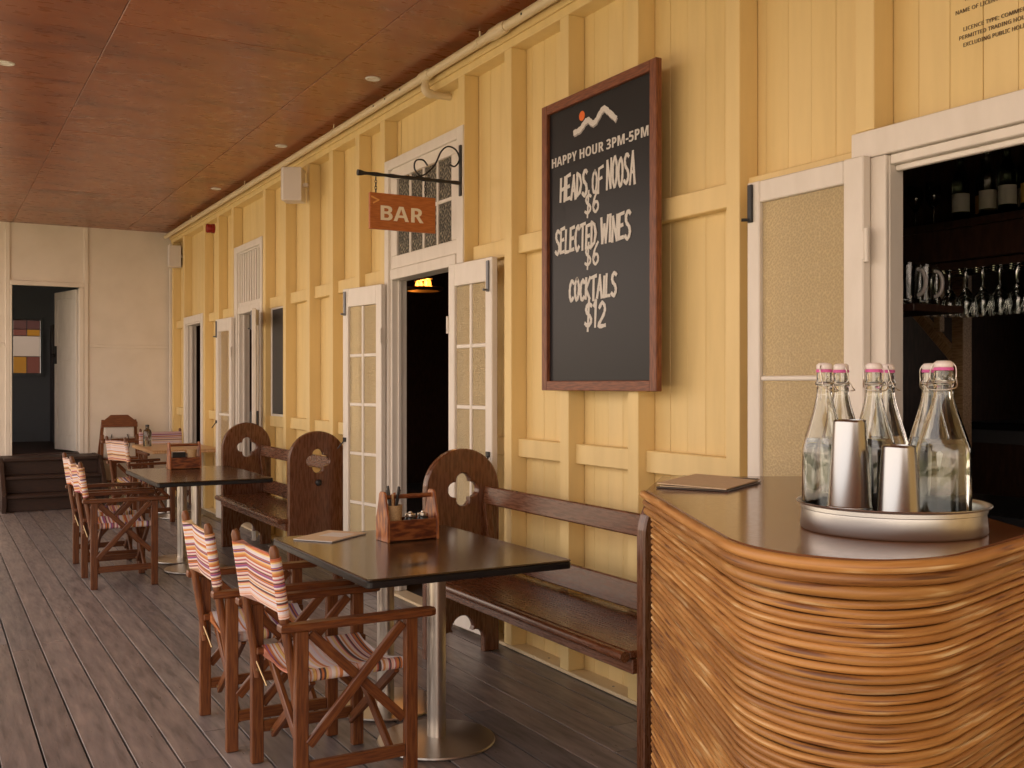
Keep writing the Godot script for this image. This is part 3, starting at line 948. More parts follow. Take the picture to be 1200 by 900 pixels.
func build_end_building():
	var w := thing("end_building", "pale sheeted end wall with cover battens and a raised doorway", "building")
	var zf := -13.78
	var ep: Material = mats.end_panel
	# sheets: x0, x1, y0, y1
	for s in [[-1.028, 0.09, 0.0, 1.892], [-1.028, 0.09, 1.892, 3.385], [-1.87, -1.03, 2.66, 3.385], [-3.0, -1.905, 0.0, 1.892], [-3.0, -1.905, 1.892, 3.385], [-4.6, -3.0, 0.0, 1.892], [-4.6, -3.0, 1.892, 3.385], [-1.86, -1.065, 0.0, 0.56]]:
		slab(w, "wall_sheet", Vector3(s[0], s[2], zf - 0.05), Vector3(s[1], s[3], zf), ep, 0.003)
	for x in [-1.01, -1.885, -3.0]:
		slab(w, "cover_batten", Vector3(x - 0.025, 0.0, zf), Vector3(x + 0.025, 3.358, zf + 0.018), ep, 0.003)
	for s in [[-0.98, 0.0], [-2.97, -1.915]]:
		slab(w, "cover_batten", Vector3(s[0], 1.872, zf), Vector3(s[1], 1.912, zf + 0.014), ep, 0.003)
	var wp: Material = mats.end_panel
	slab(w, "door_casing", Vector3(-1.858, 2.612, zf - 0.02), Vector3(-1.037, 2.665, zf + 0.022), wp)
	slab(w, "door_casing", Vector3(-1.088, 0.56, zf - 0.02), Vector3(-1.0375, 2.61, zf + 0.022), wp)
	slab(w, "door_casing", Vector3(-1.858, 0.56, zf - 0.02), Vector3(-1.838, 2.61, zf + 0.022), wp)
	slab(w, "door_jamb", Vector3(-1.087, 0.56, zf - 0.14), Vector3(-1.065, 2.61, zf - 0.051), wp)
	slab(w, "door_jamb", Vector3(-1.86, 0.56, zf - 0.14), Vector3(-1.84, 2.61, zf - 0.051), wp)
	slab(w, "threshold", Vector3(-1.838, 0.545, zf - 0.14), Vector3(-1.089, 0.575, zf + 0.03), mats.step_wood)
	# door swung into the room behind
	var d := part(w, "door", bbox(Vector3(0.10, 2.02, 0.036), 0.003), mats.white_paint, Vector3(-1.085, 1.59, zf - 0.14), Vector3(0, 0, 0), "white boarded door swung inwards")
	var ang := deg_to_rad(76.0)
	var bs := Basis(Vector3.UP, PI - ang)
	d.transform = Transform3D(bs, Vector3(-1.092, 1.59, zf - 0.15) + bs * Vector3(0.05, 0, 0.0))
	slab(d, "door_stile", Vector3(0.58, -1.01, -0.018), Vector3(0.68, 1.01, 0.018), mats.white_paint)
	slab(d, "door_rail", Vector3(0.051, 0.91, -0.017), Vector3(0.579, 1.009, 0.017), mats.white_paint)
	slab(d, "door_rail", Vector3(0.051, 0.13, -0.017), Vector3(0.579, 0.30, 0.017), mats.white_paint)
	slab(d, "door_rail", Vector3(0.051, -1.009, -0.017), Vector3(0.579, -0.82, 0.017), mats.white_paint)
	for i in 5:
		slab(d, "door_board", Vector3(0.052 + i * 0.105, 0.301, -0.009), Vector3(0.156 + i * 0.105, 0.909, 0.009), mats.white_paint, 0.004)
		slab(d, "door_board", Vector3(0.052 + i * 0.105, -0.819, -0.009), Vector3(0.156 + i * 0.105, 0.129, 0.009), mats.white_paint, 0.004)
	for s in [-1.0, 1.0]:
		slab(d, "handle_plate", Vector3(0.59, 0.09, s * 0.027 - 0.008), Vector3(0.66, 0.32, s * 0.027 + 0.008), mats.iron)
		rod(d, "door_knob", Vector3(0.625, 0.2, s * 0.03), Vector3(0.625, 0.2, s * 0.07), 0.022, mats.iron)
	# the room behind
	var rw: Material = mats.room_wall
	var zb := zf - 3.4
	slab(w, "room_floor", Vector3(-3.6, 0.4, zb), Vector3(0.5, 0.55, zf - 0.145), mats.dark_timber, 0.0)
	slab(w, "room_ceiling", Vector3(-3.6, 3.2, zb), Vector3(0.5, 3.36, zf - 0.055), mats.dark_interior, 0.0)
	slab(w, "room_wall", Vector3(-3.75, 0.0, zb), Vector3(-3.6, 1.3, zf - 0.055), rw, 0.0)
	slab(w, "room_wall", Vector3(-3.75, 2.5, zb), Vector3(-3.6, 3.36, zf - 0.055), rw, 0.0)
	slab(w, "room_wall", Vector3(-3.75, 1.3, zb), Vector3(-3.6, 2.5, zb + 1.2), rw, 0.0)
	slab(w, "room_wall", Vector3(-3.75, 1.3, zb + 2.4), Vector3(-3.6, 2.5, zf - 0.055), rw, 0.0)
	slab(w, "added_side_pane", Vector3(-3.69, 1.3, zb + 1.2), Vector3(-3.685, 2.5, zb + 2.4), mats.clear_pane, 0.0)  # out-of-view window, added with its opening to light this room
	slab(w, "room_wall", Vector3(0.5, 0.0, zb), Vector3(0.65, 3.36, zf - 0.055), rw, 0.0)
	# back wall with the window opening x -2.03..-1.55, y 1.62..2.45
	var wx0 := -1.605
	var wx1 := -1.228
	var wy0 := 1.586
	var wy1 := 2.386
	slab(w, "room_wall", Vector3(-3.75, 0.0, zb - 0.15), Vector3(wx0, 3.36, zb), rw, 0.0)
	slab(w, "room_wall", Vector3(wx1, 0.0, zb - 0.15), Vector3(0.65, 3.36, zb), rw, 0.0)
	slab(w, "room_wall", Vector3(wx0, 0.0, zb - 0.15), Vector3(wx1, wy0, zb), rw, 0.0)
	slab(w, "room_wall", Vector3(wx0, wy1, zb - 0.15), Vector3(wx1, 3.36, zb), rw, 0.0)
	slab(w, "skirting", Vector3(-3.6, 0.551, zb), Vector3(-1.33, 0.68, zb + 0.02), rw)
	var f := part(w, "stained_window", bbox(Vector3(wx1 - wx0 + 0.08, 0.05, 0.03), 0.003), rw, Vector3((wx0 + wx1) * 0.5, wy0 - 0.026, zb + 0.016), Vector3.ZERO, "small window of amber, plum and white panes in the room behind")
	var hx := (wx1 - wx0) * 0.5
	var hh := wy1 - wy0
	slab(f, "window_frame", Vector3(-hx - 0.04, 0.026, -0.015), Vector3(-hx, hh + 0.06, 0.015), rw)
	slab(f, "window_frame", Vector3(hx, 0.026, -0.015), Vector3(hx + 0.04, hh + 0.06, 0.015), rw)
	slab(f, "window_frame", Vector3(-hx + 0.001, hh + 0.026, -0.015), Vector3(hx - 0.001, hh + 0.06, 0.015), rw)
	var rows := [[0.026, 0.27, "amber_pane", "pink_pane"], [0.28, 0.58, "milk_pane", ""], [0.59, 0.68, "pink_pane", "amber_pane"], [0.69, hh + 0.02, "plum_pane", "plum_pane"]]
	for r in rows:
		if r[3] == "":
			slab(f, "pane", Vector3(-hx + 0.005, r[0], -0.06), Vector3(hx - 0.005, r[1], -0.055), mats[r[2]], 0.0)
		else:
			slab(f, "pane", Vector3(-hx + 0.005, r[0], -0.06), Vector3(-0.006, r[1], -0.055), mats[r[2]], 0.0)
			slab(f, "pane", Vector3(0.006, r[0], -0.06), Vector3(hx - 0.005, r[1], -0.055), mats[r[3]], 0.0)
			slab(f, "glazing_bar", Vector3(-0.0055, r[0], -0.065), Vector3(0.0055, r[1], -0.045), rw, 0.0)
		slab(f, "glazing_bar", Vector3(-hx + 0.001, r[1], -0.065), Vector3(hx - 0.001, r[1] + 0.0098, -0.045), rw, 0.0)
	# dark curtain or cupboard edge beside the window
	var cb := thing("tall_cupboard", "tall dark cupboard in the room behind the raised doorway", "cupboard", Vector3(-0.98, 0.552, zb + 0.24))
	slab(cb, "carcass", Vector3(-0.12, 0.0, -0.2), Vector3(0.5, 1.75, 0.2), mats.dark_interior)
	slab(cb, "cupboard_door", Vector3(-0.10, 0.05, 0.201), Vector3(0.18, 1.7, 0.218), mats.dark_timber)
	slab(cb, "cupboard_door", Vector3(0.19, 0.05, 0.201), Vector3(0.48, 1.7, 0.218), mats.dark_timber)

func build_steps():
	var s := thing("timber_steps", "dark timber steps leading up to the raised doorway", "steps", Vector3(-1.46, 0, -13.2))
	for x in [-0.53, 0.53]:
		part(s, "stringer", prism(PackedVector2Array([Vector2(-0.53, 0.0), Vector2(0.58, 0.0), Vector2(0.60, 0.19), Vector2(0.5, 0.24), Vector2(0.30, 0.40), Vector2(0.16, 0.50), Vector2(0.0, 0.57), Vector2(-0.53, 0.57)]), 0.045, 0.004), mats.step_wood, Vector3(x, 0, 0), Vector3(0, -90, 0))
	var rows := [[0.565, -0.53, 0.06], [0.375, -0.2, 0.30], [0.185, 0.1, 0.54]]
	for r in rows:
		slab(s, "tread", Vector3(-0.506, r[0] - 0.035, r[1]), Vector3(0.506, r[0], r[2]), mats.step_wood, 0.006)
	for r in [[0.531, 0.376, 0.01], [0.339, 0.187, 0.25], [0.149, 0.004, 0.48]]:
		slab(s, "riser", Vector3(-0.506, r[1], r[2] - 0.02), Vector3(0.506, r[0], r[2]), mats.step_wood, 0.002)

# ------------------------------------------------------------------ bar room
func build_interior():
	# glimpsed through the servery
	var sh := thing("bottle_shelf", "dark high shelf over the bar seen through the servery", "shelf", Vector3(1.35, 0, -2.4))
	slab(sh, "shelf_board", Vector3(-0.17, 2.10, -1.2), Vector3(0.17, 2.135, 1.3), mats.dark_timber)
	slab(sh, "fascia", Vector3(-0.165, 1.96, -1.2), Vector3(-0.135, 2.099, 1.3), mats.dark_timber)
	slab(sh, "glass_rail", Vector3(-0.12, 1.925, -1.2), Vector3(0.17, 1.959, 1.3), mats.dark_timber)
	slab(sh, "back_board", Vector3(0.171, 1.96, -1.2), Vector3(0.19, 2.75, 1.3), mats.dark_timber)
	slab(sh, "hanger", Vector3(-0.02, 2.136, -1.19), Vector3(0.02, 3.355, -1.15), mats.dark_timber)
	slab(sh, "hanger", Vector3(-0.02, 2.136, 1.25), Vector3(0.02, 3.355, 1.29), mats.dark_timber)
	var prof := [Vector2(0, 0), Vector2(0.036, 0), Vector2(0.037, 0.01), Vector2(0.037, 0.18), Vector2(0.03, 0.215), Vector2(0.014, 0.245), Vector2(0.014, 0.295), Vector2(0, 0.295)]
	var bm := lathe(prof, 16)
	var lab := lathe([Vector2(0.0375, 0.05), Vector2(0.0378, 0.051), Vector2(0.0378, 0.13), Vector2(0.0375, 0.131)], 16)
	var looks := [["dark wine bottle with pale label", "dark_bottle", C(0.62, 0.58, 0.48)], ["dark bottle with amber label", "dark_bottle", C(0.55, 0.3, 0.06)], ["grey bottle with cream label", "smoke_bottle", C(0.6, 0.54, 0.42)]]
	var where := ["nearest the servery jamb", "second from the servery jamb", "third from the servery jamb", "fourth from the servery jamb", "fifth from the servery jamb", "sixth from the servery jamb", "seventh from the servery jamb", "eighth from the servery jamb"]
	var proto := {}
	for i in 8:
		var l = looks[[0, 2, 0, 1, 0, 2, 1, 0][i]]
		var b := thing("liquor_bottle", "%s on the high shelf, %s" % [l[0], where[i]], "bottle", Vector3(1.30 + 0.03 * (i % 2), 2.1355, -3.05 + i * 0.105 + 0.01 * (i % 3)), 0.0, "bottles on the high bar shelf")
		part(b, "glass_body", bm, mats[l[1]])
		if not mats.has("label_%s" % l[0]):
			mat("label_%s" % l[0], l[2], 0.7)
		part(b, "paper_label", lab, mats["label_%s" % l[0]])
		part(b, "cap", lathe([Vector2(0.0, 0.296), Vector2(0.0155, 0.296), Vector2(0.0155, 0.32), Vector2(0, 0.322)], 12), mats.iron)
	for i in 7:
		var b := thing("liquor_bottle", "dark bottle in the back row of the high shelf, %s" % where[i], "bottle", Vector3(1.42, 2.1355, -3.02 + i * 0.105), 0.0, "bottles on the high bar shelf")
		part(b, "glass_body", bm, mats[["smoke_bottle", "dark_bottle"][i % 2]])
		part(b, "paper_label", lab, mats["label_%s" % looks[(i * 2 + 1) % 3][0]])
	# stemmed glasses
	var gp := [Vector2(0, 0), Vector2(0.034, 0.0), Vector2(0.034, 0.003), Vector2(0.006, 0.008), Vector2(0.004, 0.08), Vector2(0.012, 0.09), Vector2(0.034, 0.125), Vector2(0.036, 0.15), Vector2(0.030, 0.20), Vector2(0.0285, 0.20), Vector2(0.0345, 0.15), Vector2(0.0325, 0.126), Vector2(0.010, 0.094), Vector2(0.0, 0.092)]
	var gm := lathe(gp, 16)
	for i in 2:
		var g := thing("wine_glass", ["upright stemmed glass on the high shelf by the servery jamb", "upright stemmed glass on the high shelf, next to the bottles"][i], "glass", Vector3(1.27, 2.1355, -3.27 + i * 0.10), 0.0, "glasses standing on the high bar shelf")
		part(g, "goblet", gm, mats.mug_glass)
	for i in 36:
		var g := thing("hanging_wine_glass", "stemmed glass hanging upside down in the row below the high shelf", "glass", Vector3(1.25 + 0.076 * (i % 3), 1.9245, -3.15 + (i / 3) * 0.083 + (i % 3) * 0.028), 0.0, "stemmed glasses hanging from the bar rail")
		part(g, "goblet", gm, mats.mug_glass, Vector3.ZERO, Vector3(180, 0, 0))
	# small shelf with two beer mugs
	var ms := thing("mug_shelf", "short dark shelf under two glass mugs", "shelf", Vector3(0.85, 1.712, -2.95))
	slab(ms, "shelf_board", Vector3(-0.15, 0.0, -0.5), Vector3(0.15, 0.03, 0.14), mats.dark_timber)
	slab(ms, "bracket", Vector3(-0.12, -0.12, -0.45), Vector3(0.12, -0.001, -0.41), mats.dark_timber)
	slab(ms, "hanger", Vector3(0.13, 0.031, -0.49), Vector3(0.15, 1.64, -0.46), mats.dark_timber)
	slab(ms, "hanger", Vector3(0.13, 0.031, -0.30), Vector3(0.15, 1.64, -0.28), mats.dark_timber)
	var mp := [Vector2(0, 0), Vector2(0.046, 0), Vector2(0.048, 0.01), Vector2(0.046, 0.165), Vector2(0.043, 0.165), Vector2(0.042, 0.02), Vector2(0, 0.016)]
	for i in 2:
		var g := thing("beer_mug", ["glass beer mug beside the servery jamb", "glass beer mug with its handle towards the bottles"][i], "mug", Vector3([0.73, 0.85][i], 1.7425, [-2.86, -2.875][i]), 0.0, "glass mugs on the short shelf")
		part(g, "mug_body", lathe(mp, 24, 0.02, 8), mats.mug_glass)
		var hp := []
		for k in 9:
			var t := -PI * 0.5 + PI * k / 8.0
			hp.append(Vector3(0, 0.085 + 0.052 * sin(t), 0.046 + 0.036 * cos(t)))
		part(g, "handle", tube(hp, 0.008, 10), mats.white_cap)
	# light timber frame
	var tf := thing("braced_post", "pale timber post with a diagonal brace inside the bar", "post", Vector3(2.0, 0, -3.575))
	slab(tf, "post", Vector3(-0.035, 0.001, -0.035), Vector3(0.035, 2.4, 0.035), mats.pine)
	bar(tf, "brace", Vector3(0, 1.55, -0.03), Vector3(0, 1.83, -0.30), 0.05, 0.05, mats.pine)
	slab(tf, "slat", Vector3(-0.02, 1.70, -0.16), Vector3(0.02, 2.3, -0.12), mats.pine)
	slab(tf, "slat", Vector3(-0.02, 1.80, -0.30), Vector3(0.02, 2.3, -0.25), mats.pine)
	# inner bench with tap and vase
	var ib := thing("inner_bench", "black work bench behind the servery opening", "bench", Vector3(0.75, 0, -2.0))
	slab(ib, "bench_top", Vector3(-0.3, 0.93, -1.2), Vector3(0.3, 0.97, 1.2), mats.black_plastic)
	slab(ib, "cabinet", Vector3(-0.27, 0.001, -1.18), Vector3(0.27, 0.929, 1.18), mats.dark_interior)
	var tp := thing("bench_tap", "curved chrome tap on the black work bench", "tap", Vector3(0.62, 0.97, -1.95))
	part(tp, "spout", tube(smooth_path([Vector3(0, 0, 0), Vector3(0, 0.08, 0.0), Vector3(0, 0.135, 0.04), Vector3(0, 0.15, 0.10), Vector3(0, 0.135, 0.14)], 4), 0.006, 8), mats.steel)
	part(tp, "tap_base", lathe([Vector2(0, 0), Vector2(0.02, 0), Vector2(0.016, 0.02), Vector2(0, 0.02)], 12), mats.steel)
	var bb := thing("back_bar", "black back bar cabinet against the far side of the bar", "cabinet", Vector3(2.9, 0, -2.4))
	slab(bb, "cabinet", Vector3(-0.3, 0.001, -1.6), Vector3(0.3, 1.16, 1.6), mats.dark_interior)
	slab(bb, "cabinet_top", Vector3(-0.33, 1.161, -1.62), Vector3(0.33, 1.20, 1.62), mats.black_plastic)
	for i in 4:
		slab(bb, "cabinet_door", Vector3(-0.32, 0.1, -1.55 + i * 0.78), Vector3(-0.301, 1.08, -0.83 + i * 0.78), mats.dark_timber)
	var vs := thing("glass_vase", "round footed glass vase on the back bar", "vase", Vector3(2.68, 1.2005, -2.93))
	part(vs, "vase_body", lathe([Vector2(0, 0), Vector2(0.05, 0), Vector2(0.05, 0.008), Vector2(0.012, 0.02), Vector2(0.012, 0.06), Vector2(0.06, 0.10), Vector2(0.085, 0.16), Vector2(0.06, 0.23), Vector2(0.045, 0.27), Vector2(0.041, 0.27), Vector2(0.056, 0.23), Vector2(0.08, 0.16), Vector2(0.056, 0.105), Vector2(0, 0.085)], 24), mats.mug_glass)
	# lit pendant seen through the bar doorway
	var lp := thing("pendant_lamp", "lit brass pendant with warm bulbs glowing in the dark bar room", "lamp", Vector3(1.2, 0, -8.60))
	rod(lp, "stem", Vector3(0, 2.38, 0), Vector3(0, 3.355, 0), 0.008, mats.brass)
	part(lp, "gallery", lathe([Vector2(0.15, 0.0), Vector2(0.17, 0.004), Vector2(0.19, 0.03), Vector2(0.185, 0.032), Vector2(0.165, 0.008), Vector2(0.15, 0.004)], 28), mats.brass, Vector3(0, 2.262, 0))
	slab(lp, "arm", Vector3(-0.02, 2.36, -0.16), Vector3(0.02, 2.38, 0.16), mats.brass)
	var bulb := mat("bulb_glow", C(1.0, 0.7, 0.35), 0.4)
	bulb.emission_enabled = true
	bulb.emission = Color(1.0, 0.55, 0.18)
	bulb.emission_energy_multiplier = 1.6
	for s in [-0.13, -0.05, 0.06, 0.13]:
		part(lp, "bulb", lathe([Vector2(0, -0.075), Vector2(0.012, -0.068), Vector2(0.020, -0.045), Vector2(0.017, -0.02), Vector2(0.009, 0.0), Vector2(0, 0.0)], 14), bulb, Vector3(0, 2.358, s))
		var ol := OmniLight3D.new()
		ol.name = "bulb_light"
		ol.light_color = Color(1.0, 0.66, 0.3)
		ol.light_energy = 0.015
		ol.light_size = 0.04
		ol.omni_range = 12.0
		ol.omni_attenuation = 2.0
		ol.shadow_enabled = true
		lp.add_child(ol, true)
		ol.position = Vector3(0, 2.32, s)

# ------------------------------------------------------------------ pews
func pew_end() -> ArrayMesh:
	# depth across x, height y: two mirrored halves that meet on the middle line
	var r := 0.215
	var cy := 0.865
	var h := []
	for i in 13:
		var t := PI * 0.5 + PI * 0.5 * i / 12.0
		h.append(Vector2(r * cos(t), cy + r * sin(t)))
	h[0].x = 0.0
	h.append(Vector2(-r, 0.0))
	h.append(Vector2(-0.125, 0.0))
	h.append(Vector2(-0.125, 0.06))
	for i in 6:
		var t := PI - PI * 0.62 * i / 5.0
		h.append(Vector2(-0.075 + 0.05 * cos(t), 0.075 + 0.05 * sin(t)))
	for i in 7:
		var t := PI * 0.95 - PI * 0.45 * i / 6.0
		h.append(Vector2(0.066 * cos(t), 0.13 + 0.075 * sin(t)))
	h[-1].x = 0.0
	var lr := 0.041
	var lo := 0.046
	var aa := (2.0 * lo + sqrt(4.0 * lo * lo - 8.0 * (lo * lo - lr * lr))) / 4.0
	var sw := PI / 2 + asin((lo - aa) / lr)
	for i in 5:
		var t := -PI / 2 - sw * i / 4.0
		h.append(Vector2(lr * cos(t), cy - lo + lr * sin(t)) if i > 0 else Vector2(0, cy - lo - lr))
	for i in 9:
		var t := PI + sw - 2.0 * sw * (i + 0.02) / 8.04
		h.append(Vector2(-lo + lr * cos(t), cy + lr * sin(t)))
	for i in 5:
		var t := PI / 2 + sw * (4 - i - 0.02) / 4.0
		h.append(Vector2(lr * cos(t), cy + lo + lr * sin(t)) if i < 4 else Vector2(0, cy + lo + lr))
	var a := PackedVector2Array(h)
	var b := PackedVector2Array()
	for v in h:
		b.append(Vector2(-v.x, v.y))
	return prism_all([a, b], 0.048, 0.006)

# several polygons in one mesh; edges on the line x = 0 are open joints between mirrored halves
func prism_all(polys: Array, depth: float, b: float) -> ArrayMesh:
	var st := begin()
	st.set_smooth_group(-1)
	var hz := depth * 0.5
	for poly in polys:
		var n: int = poly.size()
		var area := 0.0
		for i in n:
			area += poly[i].cross(poly[(i + 1) % n])
		var sgn := 1.0 if area > 0 else -1.0
		var ins := PackedVector2Array()
		for i in n:
			var d0: Vector2 = (poly[i] - poly[(i + n - 1) % n]).normalized()
			var d1: Vector2 = (poly[(i + 1) % n] - poly[i]).normalized()
			var seam0: bool = abs(poly[i].x) < 1e-6 and abs(poly[(i + n - 1) % n].x) < 1e-6
			var seam1: bool = abs(poly[i].x) < 1e-6 and abs(poly[(i + 1) % n].x) < 1e-6
			var o := (Vector2(d0.y, -d0.x) + Vector2(d1.y, -d1.x)).normalized() * sgn
			if seam0:
				o = Vector2(0, signf((Vector2(d1.y, -d1.x) * sgn).y))
			if seam1:
				o = Vector2(0, signf((Vector2(d0.y, -d0.x) * sgn).y))
			ins.append(poly[i] - o * b)
		var ix := Geometry2D.triangulate_polygon(poly)
		if ix.size() == 0:
			push_error("polygon not triangulated")
		for s in [-1.0, 1.0]:
			for k in range(0, ix.size(), 3):
				tri(st, Vector3(ins[ix[k]].x, ins[ix[k]].y, s * hz), Vector3(ins[ix[k + 1]].x, ins[ix[k + 1]].y, s * hz), Vector3(ins[ix[k + 2]].x, ins[ix[k + 2]].y, s * hz), Vector3(0, 0, s))
		for i in n:
			var j := (i + 1) % n
			if abs(poly[i].x) < 1e-6 and abs(poly[j].x) < 1e-6:
				continue
			var e: Vector2 = poly[j] - poly[i]
			var o := Vector2(e.y, -e.x) * sgn
			for s in [-1.0, 1.0]:
				quad(st, Vector3(ins[i].x, ins[i].y, s * hz), Vector3(ins[j].x, ins[j].y, s * hz), Vector3(poly[j].x, poly[j].y, s * (hz - b)), Vector3(poly[i].x, poly[i].y, s * (hz - b)), Vector3(o.x, o.y, s * e.length()))
			quad(st, Vector3(poly[i].x, poly[i].y, -hz + b), Vector3(poly[j].x, poly[j].y, -hz + b), Vector3(poly[j].x, poly[j].y, hz - b), Vector3(poly[i].x, poly[i].y, hz - b), Vector3(o.x, o.y, 0))
	return done(st)

func build_pews():
	var em := pew_end()
	var spec := [[-4.88, -3.02, "dark timber pew under the chalkboard, one quatrefoil end behind the near table"], [-9.1, -7.2, "dark timber pew with two round quatrefoil ends behind the far black table"]]
	for s in spec:
		var zc: float = (s[0] + s[1]) * 0.5
		var hl: float = (s[1] - s[0]) * 0.5
		var p := thing("church_pew", s[2], "pew", Vector3(-0.275, 0.0015, zc), 0.0, "church pews along the yellow wall")
		for k in [-1.0, 1.0]:
			var e := part(p, "end_panel", em, mats.pew_y, Vector3(0, 0, k * hl))
			part(e, "end_knob", lathe([Vector2(0, 0), Vector2(0.022, 0), Vector2(0.024, 0.012), Vector2(0.016, 0.024), Vector2(0, 0.028)], 16), mats.iron, Vector3(0, 0.71, k * 0.024), Vector3(90 * k, 0, 0))
		var a := -hl + 0.0245
		var b := hl - 0.0245
		slab(p, "seat_board", Vector3(-0.245, 0.425, a), Vector3(0.165, 0.455, b), mats.pew_z, 0.006)
		part(p, "seat_nosing", tube([Vector3(-0.262, 0.437, a), Vector3(-0.262, 0.437, b)], 0.0205, 12, true, 1.0), mats.pew_z)
		slab(p, "seat_apron", Vector3(-0.23, 0.37, a), Vector3(-0.205, 0.424, b), mats.pew_z)
		var tr := slab(p, "top_rail", Vector3(0.118, 0.785, a), Vector3(0.146, 0.88, b), mats.pew_z, 0.006)
		tr.rotation_degrees.z = -5
		var lr := slab(p, "lower_back_rail", Vector3(0.14, 0.47, a), Vector3(0.163, 0.585, b), mats.pew_z, 0.005)
		lr.rotation_degrees.z = -4
		for k in [-1.0, 1.0]:
			bar(p, "back_cleat", Vector3(0.165, 0.46, k * (hl - 0.05)), Vector3(0.125, 0.80, k * (hl - 0.05)), 0.04, 0.03, mats.pew_y)

# ------------------------------------------------------------------ tables
func table_proto(called: String, label: String, at: Vector3, lx: float, lz: float, peds: Array, wood: bool) -> Node3D:
	var t := thing(called, label, "table", at, 0.0, "pedestal tables along the veranda")
	var top := PackedVector2Array()
	var r := 0.018
	for c in [[1, 1, 0.0], [-1, 1, PI / 2], [-1, -1, PI], [1, -1, PI * 1.5]]:
		for i in 4:
			var a: float = c[2] + PI / 2 * i / 3.0
			top.append(Vector2(c[0] * (lx * 0.5 - r) + r * cos(a), c[1] * (lz * 0.5 - r) + r * sin(a)))
	var tm: Material = mats.pine if wood else mats.table_top
	part(t, "table_top", prism(top, 0.008, 0.003), tm, Vector3(0, 0.731, 0), Vector3(90, 0, 0))
	var eg := PackedVector2Array()
	for v in top:
		eg.append(v * 0.9995)
	part(t, "table_edge", prism(eg, 0.026, 0.004), mats.pine if wood else mats.table_edge, Vector3(0, 0.7135, 0), Vector3(90, 0, 0))
	for z in peds:
		part(t, "table_base", lathe([Vector2(0, 0.0015), Vector2(0.232, 0.0015), Vector2(0.235, 0.006), Vector2(0.232, 0.012), Vector2(0.12, 0.019), Vector2(0.045, 0.024), Vector2(0, 0.024)], 64), mats.steel_disc, Vector3(0, 0, z))
		part(t, "column", lathe([Vector2(0.038, 0.023), Vector2(0.038, 0.69), Vector2(0, 0.69)], 32), mats.steel, Vector3(0, 0, z))
		slab(t, "top_plate", Vector3(-0.13, 0.691, z - 0.13), Vector3(0.13, 0.70, z + 0.13), mats.iron, 0.002)
	return t

func build_tables():
	table_proto("dining_table", "near black table with a caddy and a menu, beside the chalkboard pew", Vector3(-0.955, 0, -3.98), 0.85, 1.15, [0.235, -0.29], false)
	table_proto("dining_table", "far black table with a wooden caddy beside the second pew", Vector3(-0.925, 0, -8.12), 0.82, 1.32, [0.0, -0.50], false)
	table_proto("dining_table", "pale wooden table with a dark bottle near the end wall", Vector3(-0.36, 0, -11.70), 0.70, 1.25, [0.28, -0.28], true)

# ------------------------------------------------------------------ director's chairs
func sling_loop(half: float, rail: float, sag: float, th: float) -> Array:
	# loop of (along, drop): upper face from -half to half, round the rail, back along the lower face, round the other rail
	var l := []
	for i in 13:
		var u := -1.0 + 2.0 * i / 12.0
		l.append(Vector2(u * half, rail - sag * (1.0 - u * u)))
	for i in range(1, 7):
		var t := PI / 2 - PI * 1.2 * i / 6.0
		l.append(Vector2(half + rail * cos(t), rail * sin(t)))
	for i in 11:
		var u := 0.84 - 1.68 * i / 10.0
		l.append(Vector2(u * half, rail - sag * (1.0 - u * u) - th))
	for i in range(0, 6):
		var t := -PI * 0.3 - PI * 1.2 * i / 6.0
		l.append(Vector2(-half + rail * cos(t), rail * sin(t)))
	return l

func cloth_set(i: int):
	meshes.sling_seat = swept(sling_loop(0.205, 0.021, 0.040 + 0.004 * (i % 3), 0.004), Vector3(0, 0, 1), Vector3(0, 1, 0), Vector3(1, 0, 0), -0.19, 0.19, 14, 1.5, 0.0, 0.13 + i * 0.21)
	meshes.sling_back = swept(sling_loop(0.229, 0.0195, 0.012 + 0.004 * (i % 2), 0.004), Vector3(0, 0, 1), Vector3(1, 0, 0), Vector3(0, 1, 0), -0.105, 0.10, 8, 2.6, 0.0, 0.42 + i * 0.17)

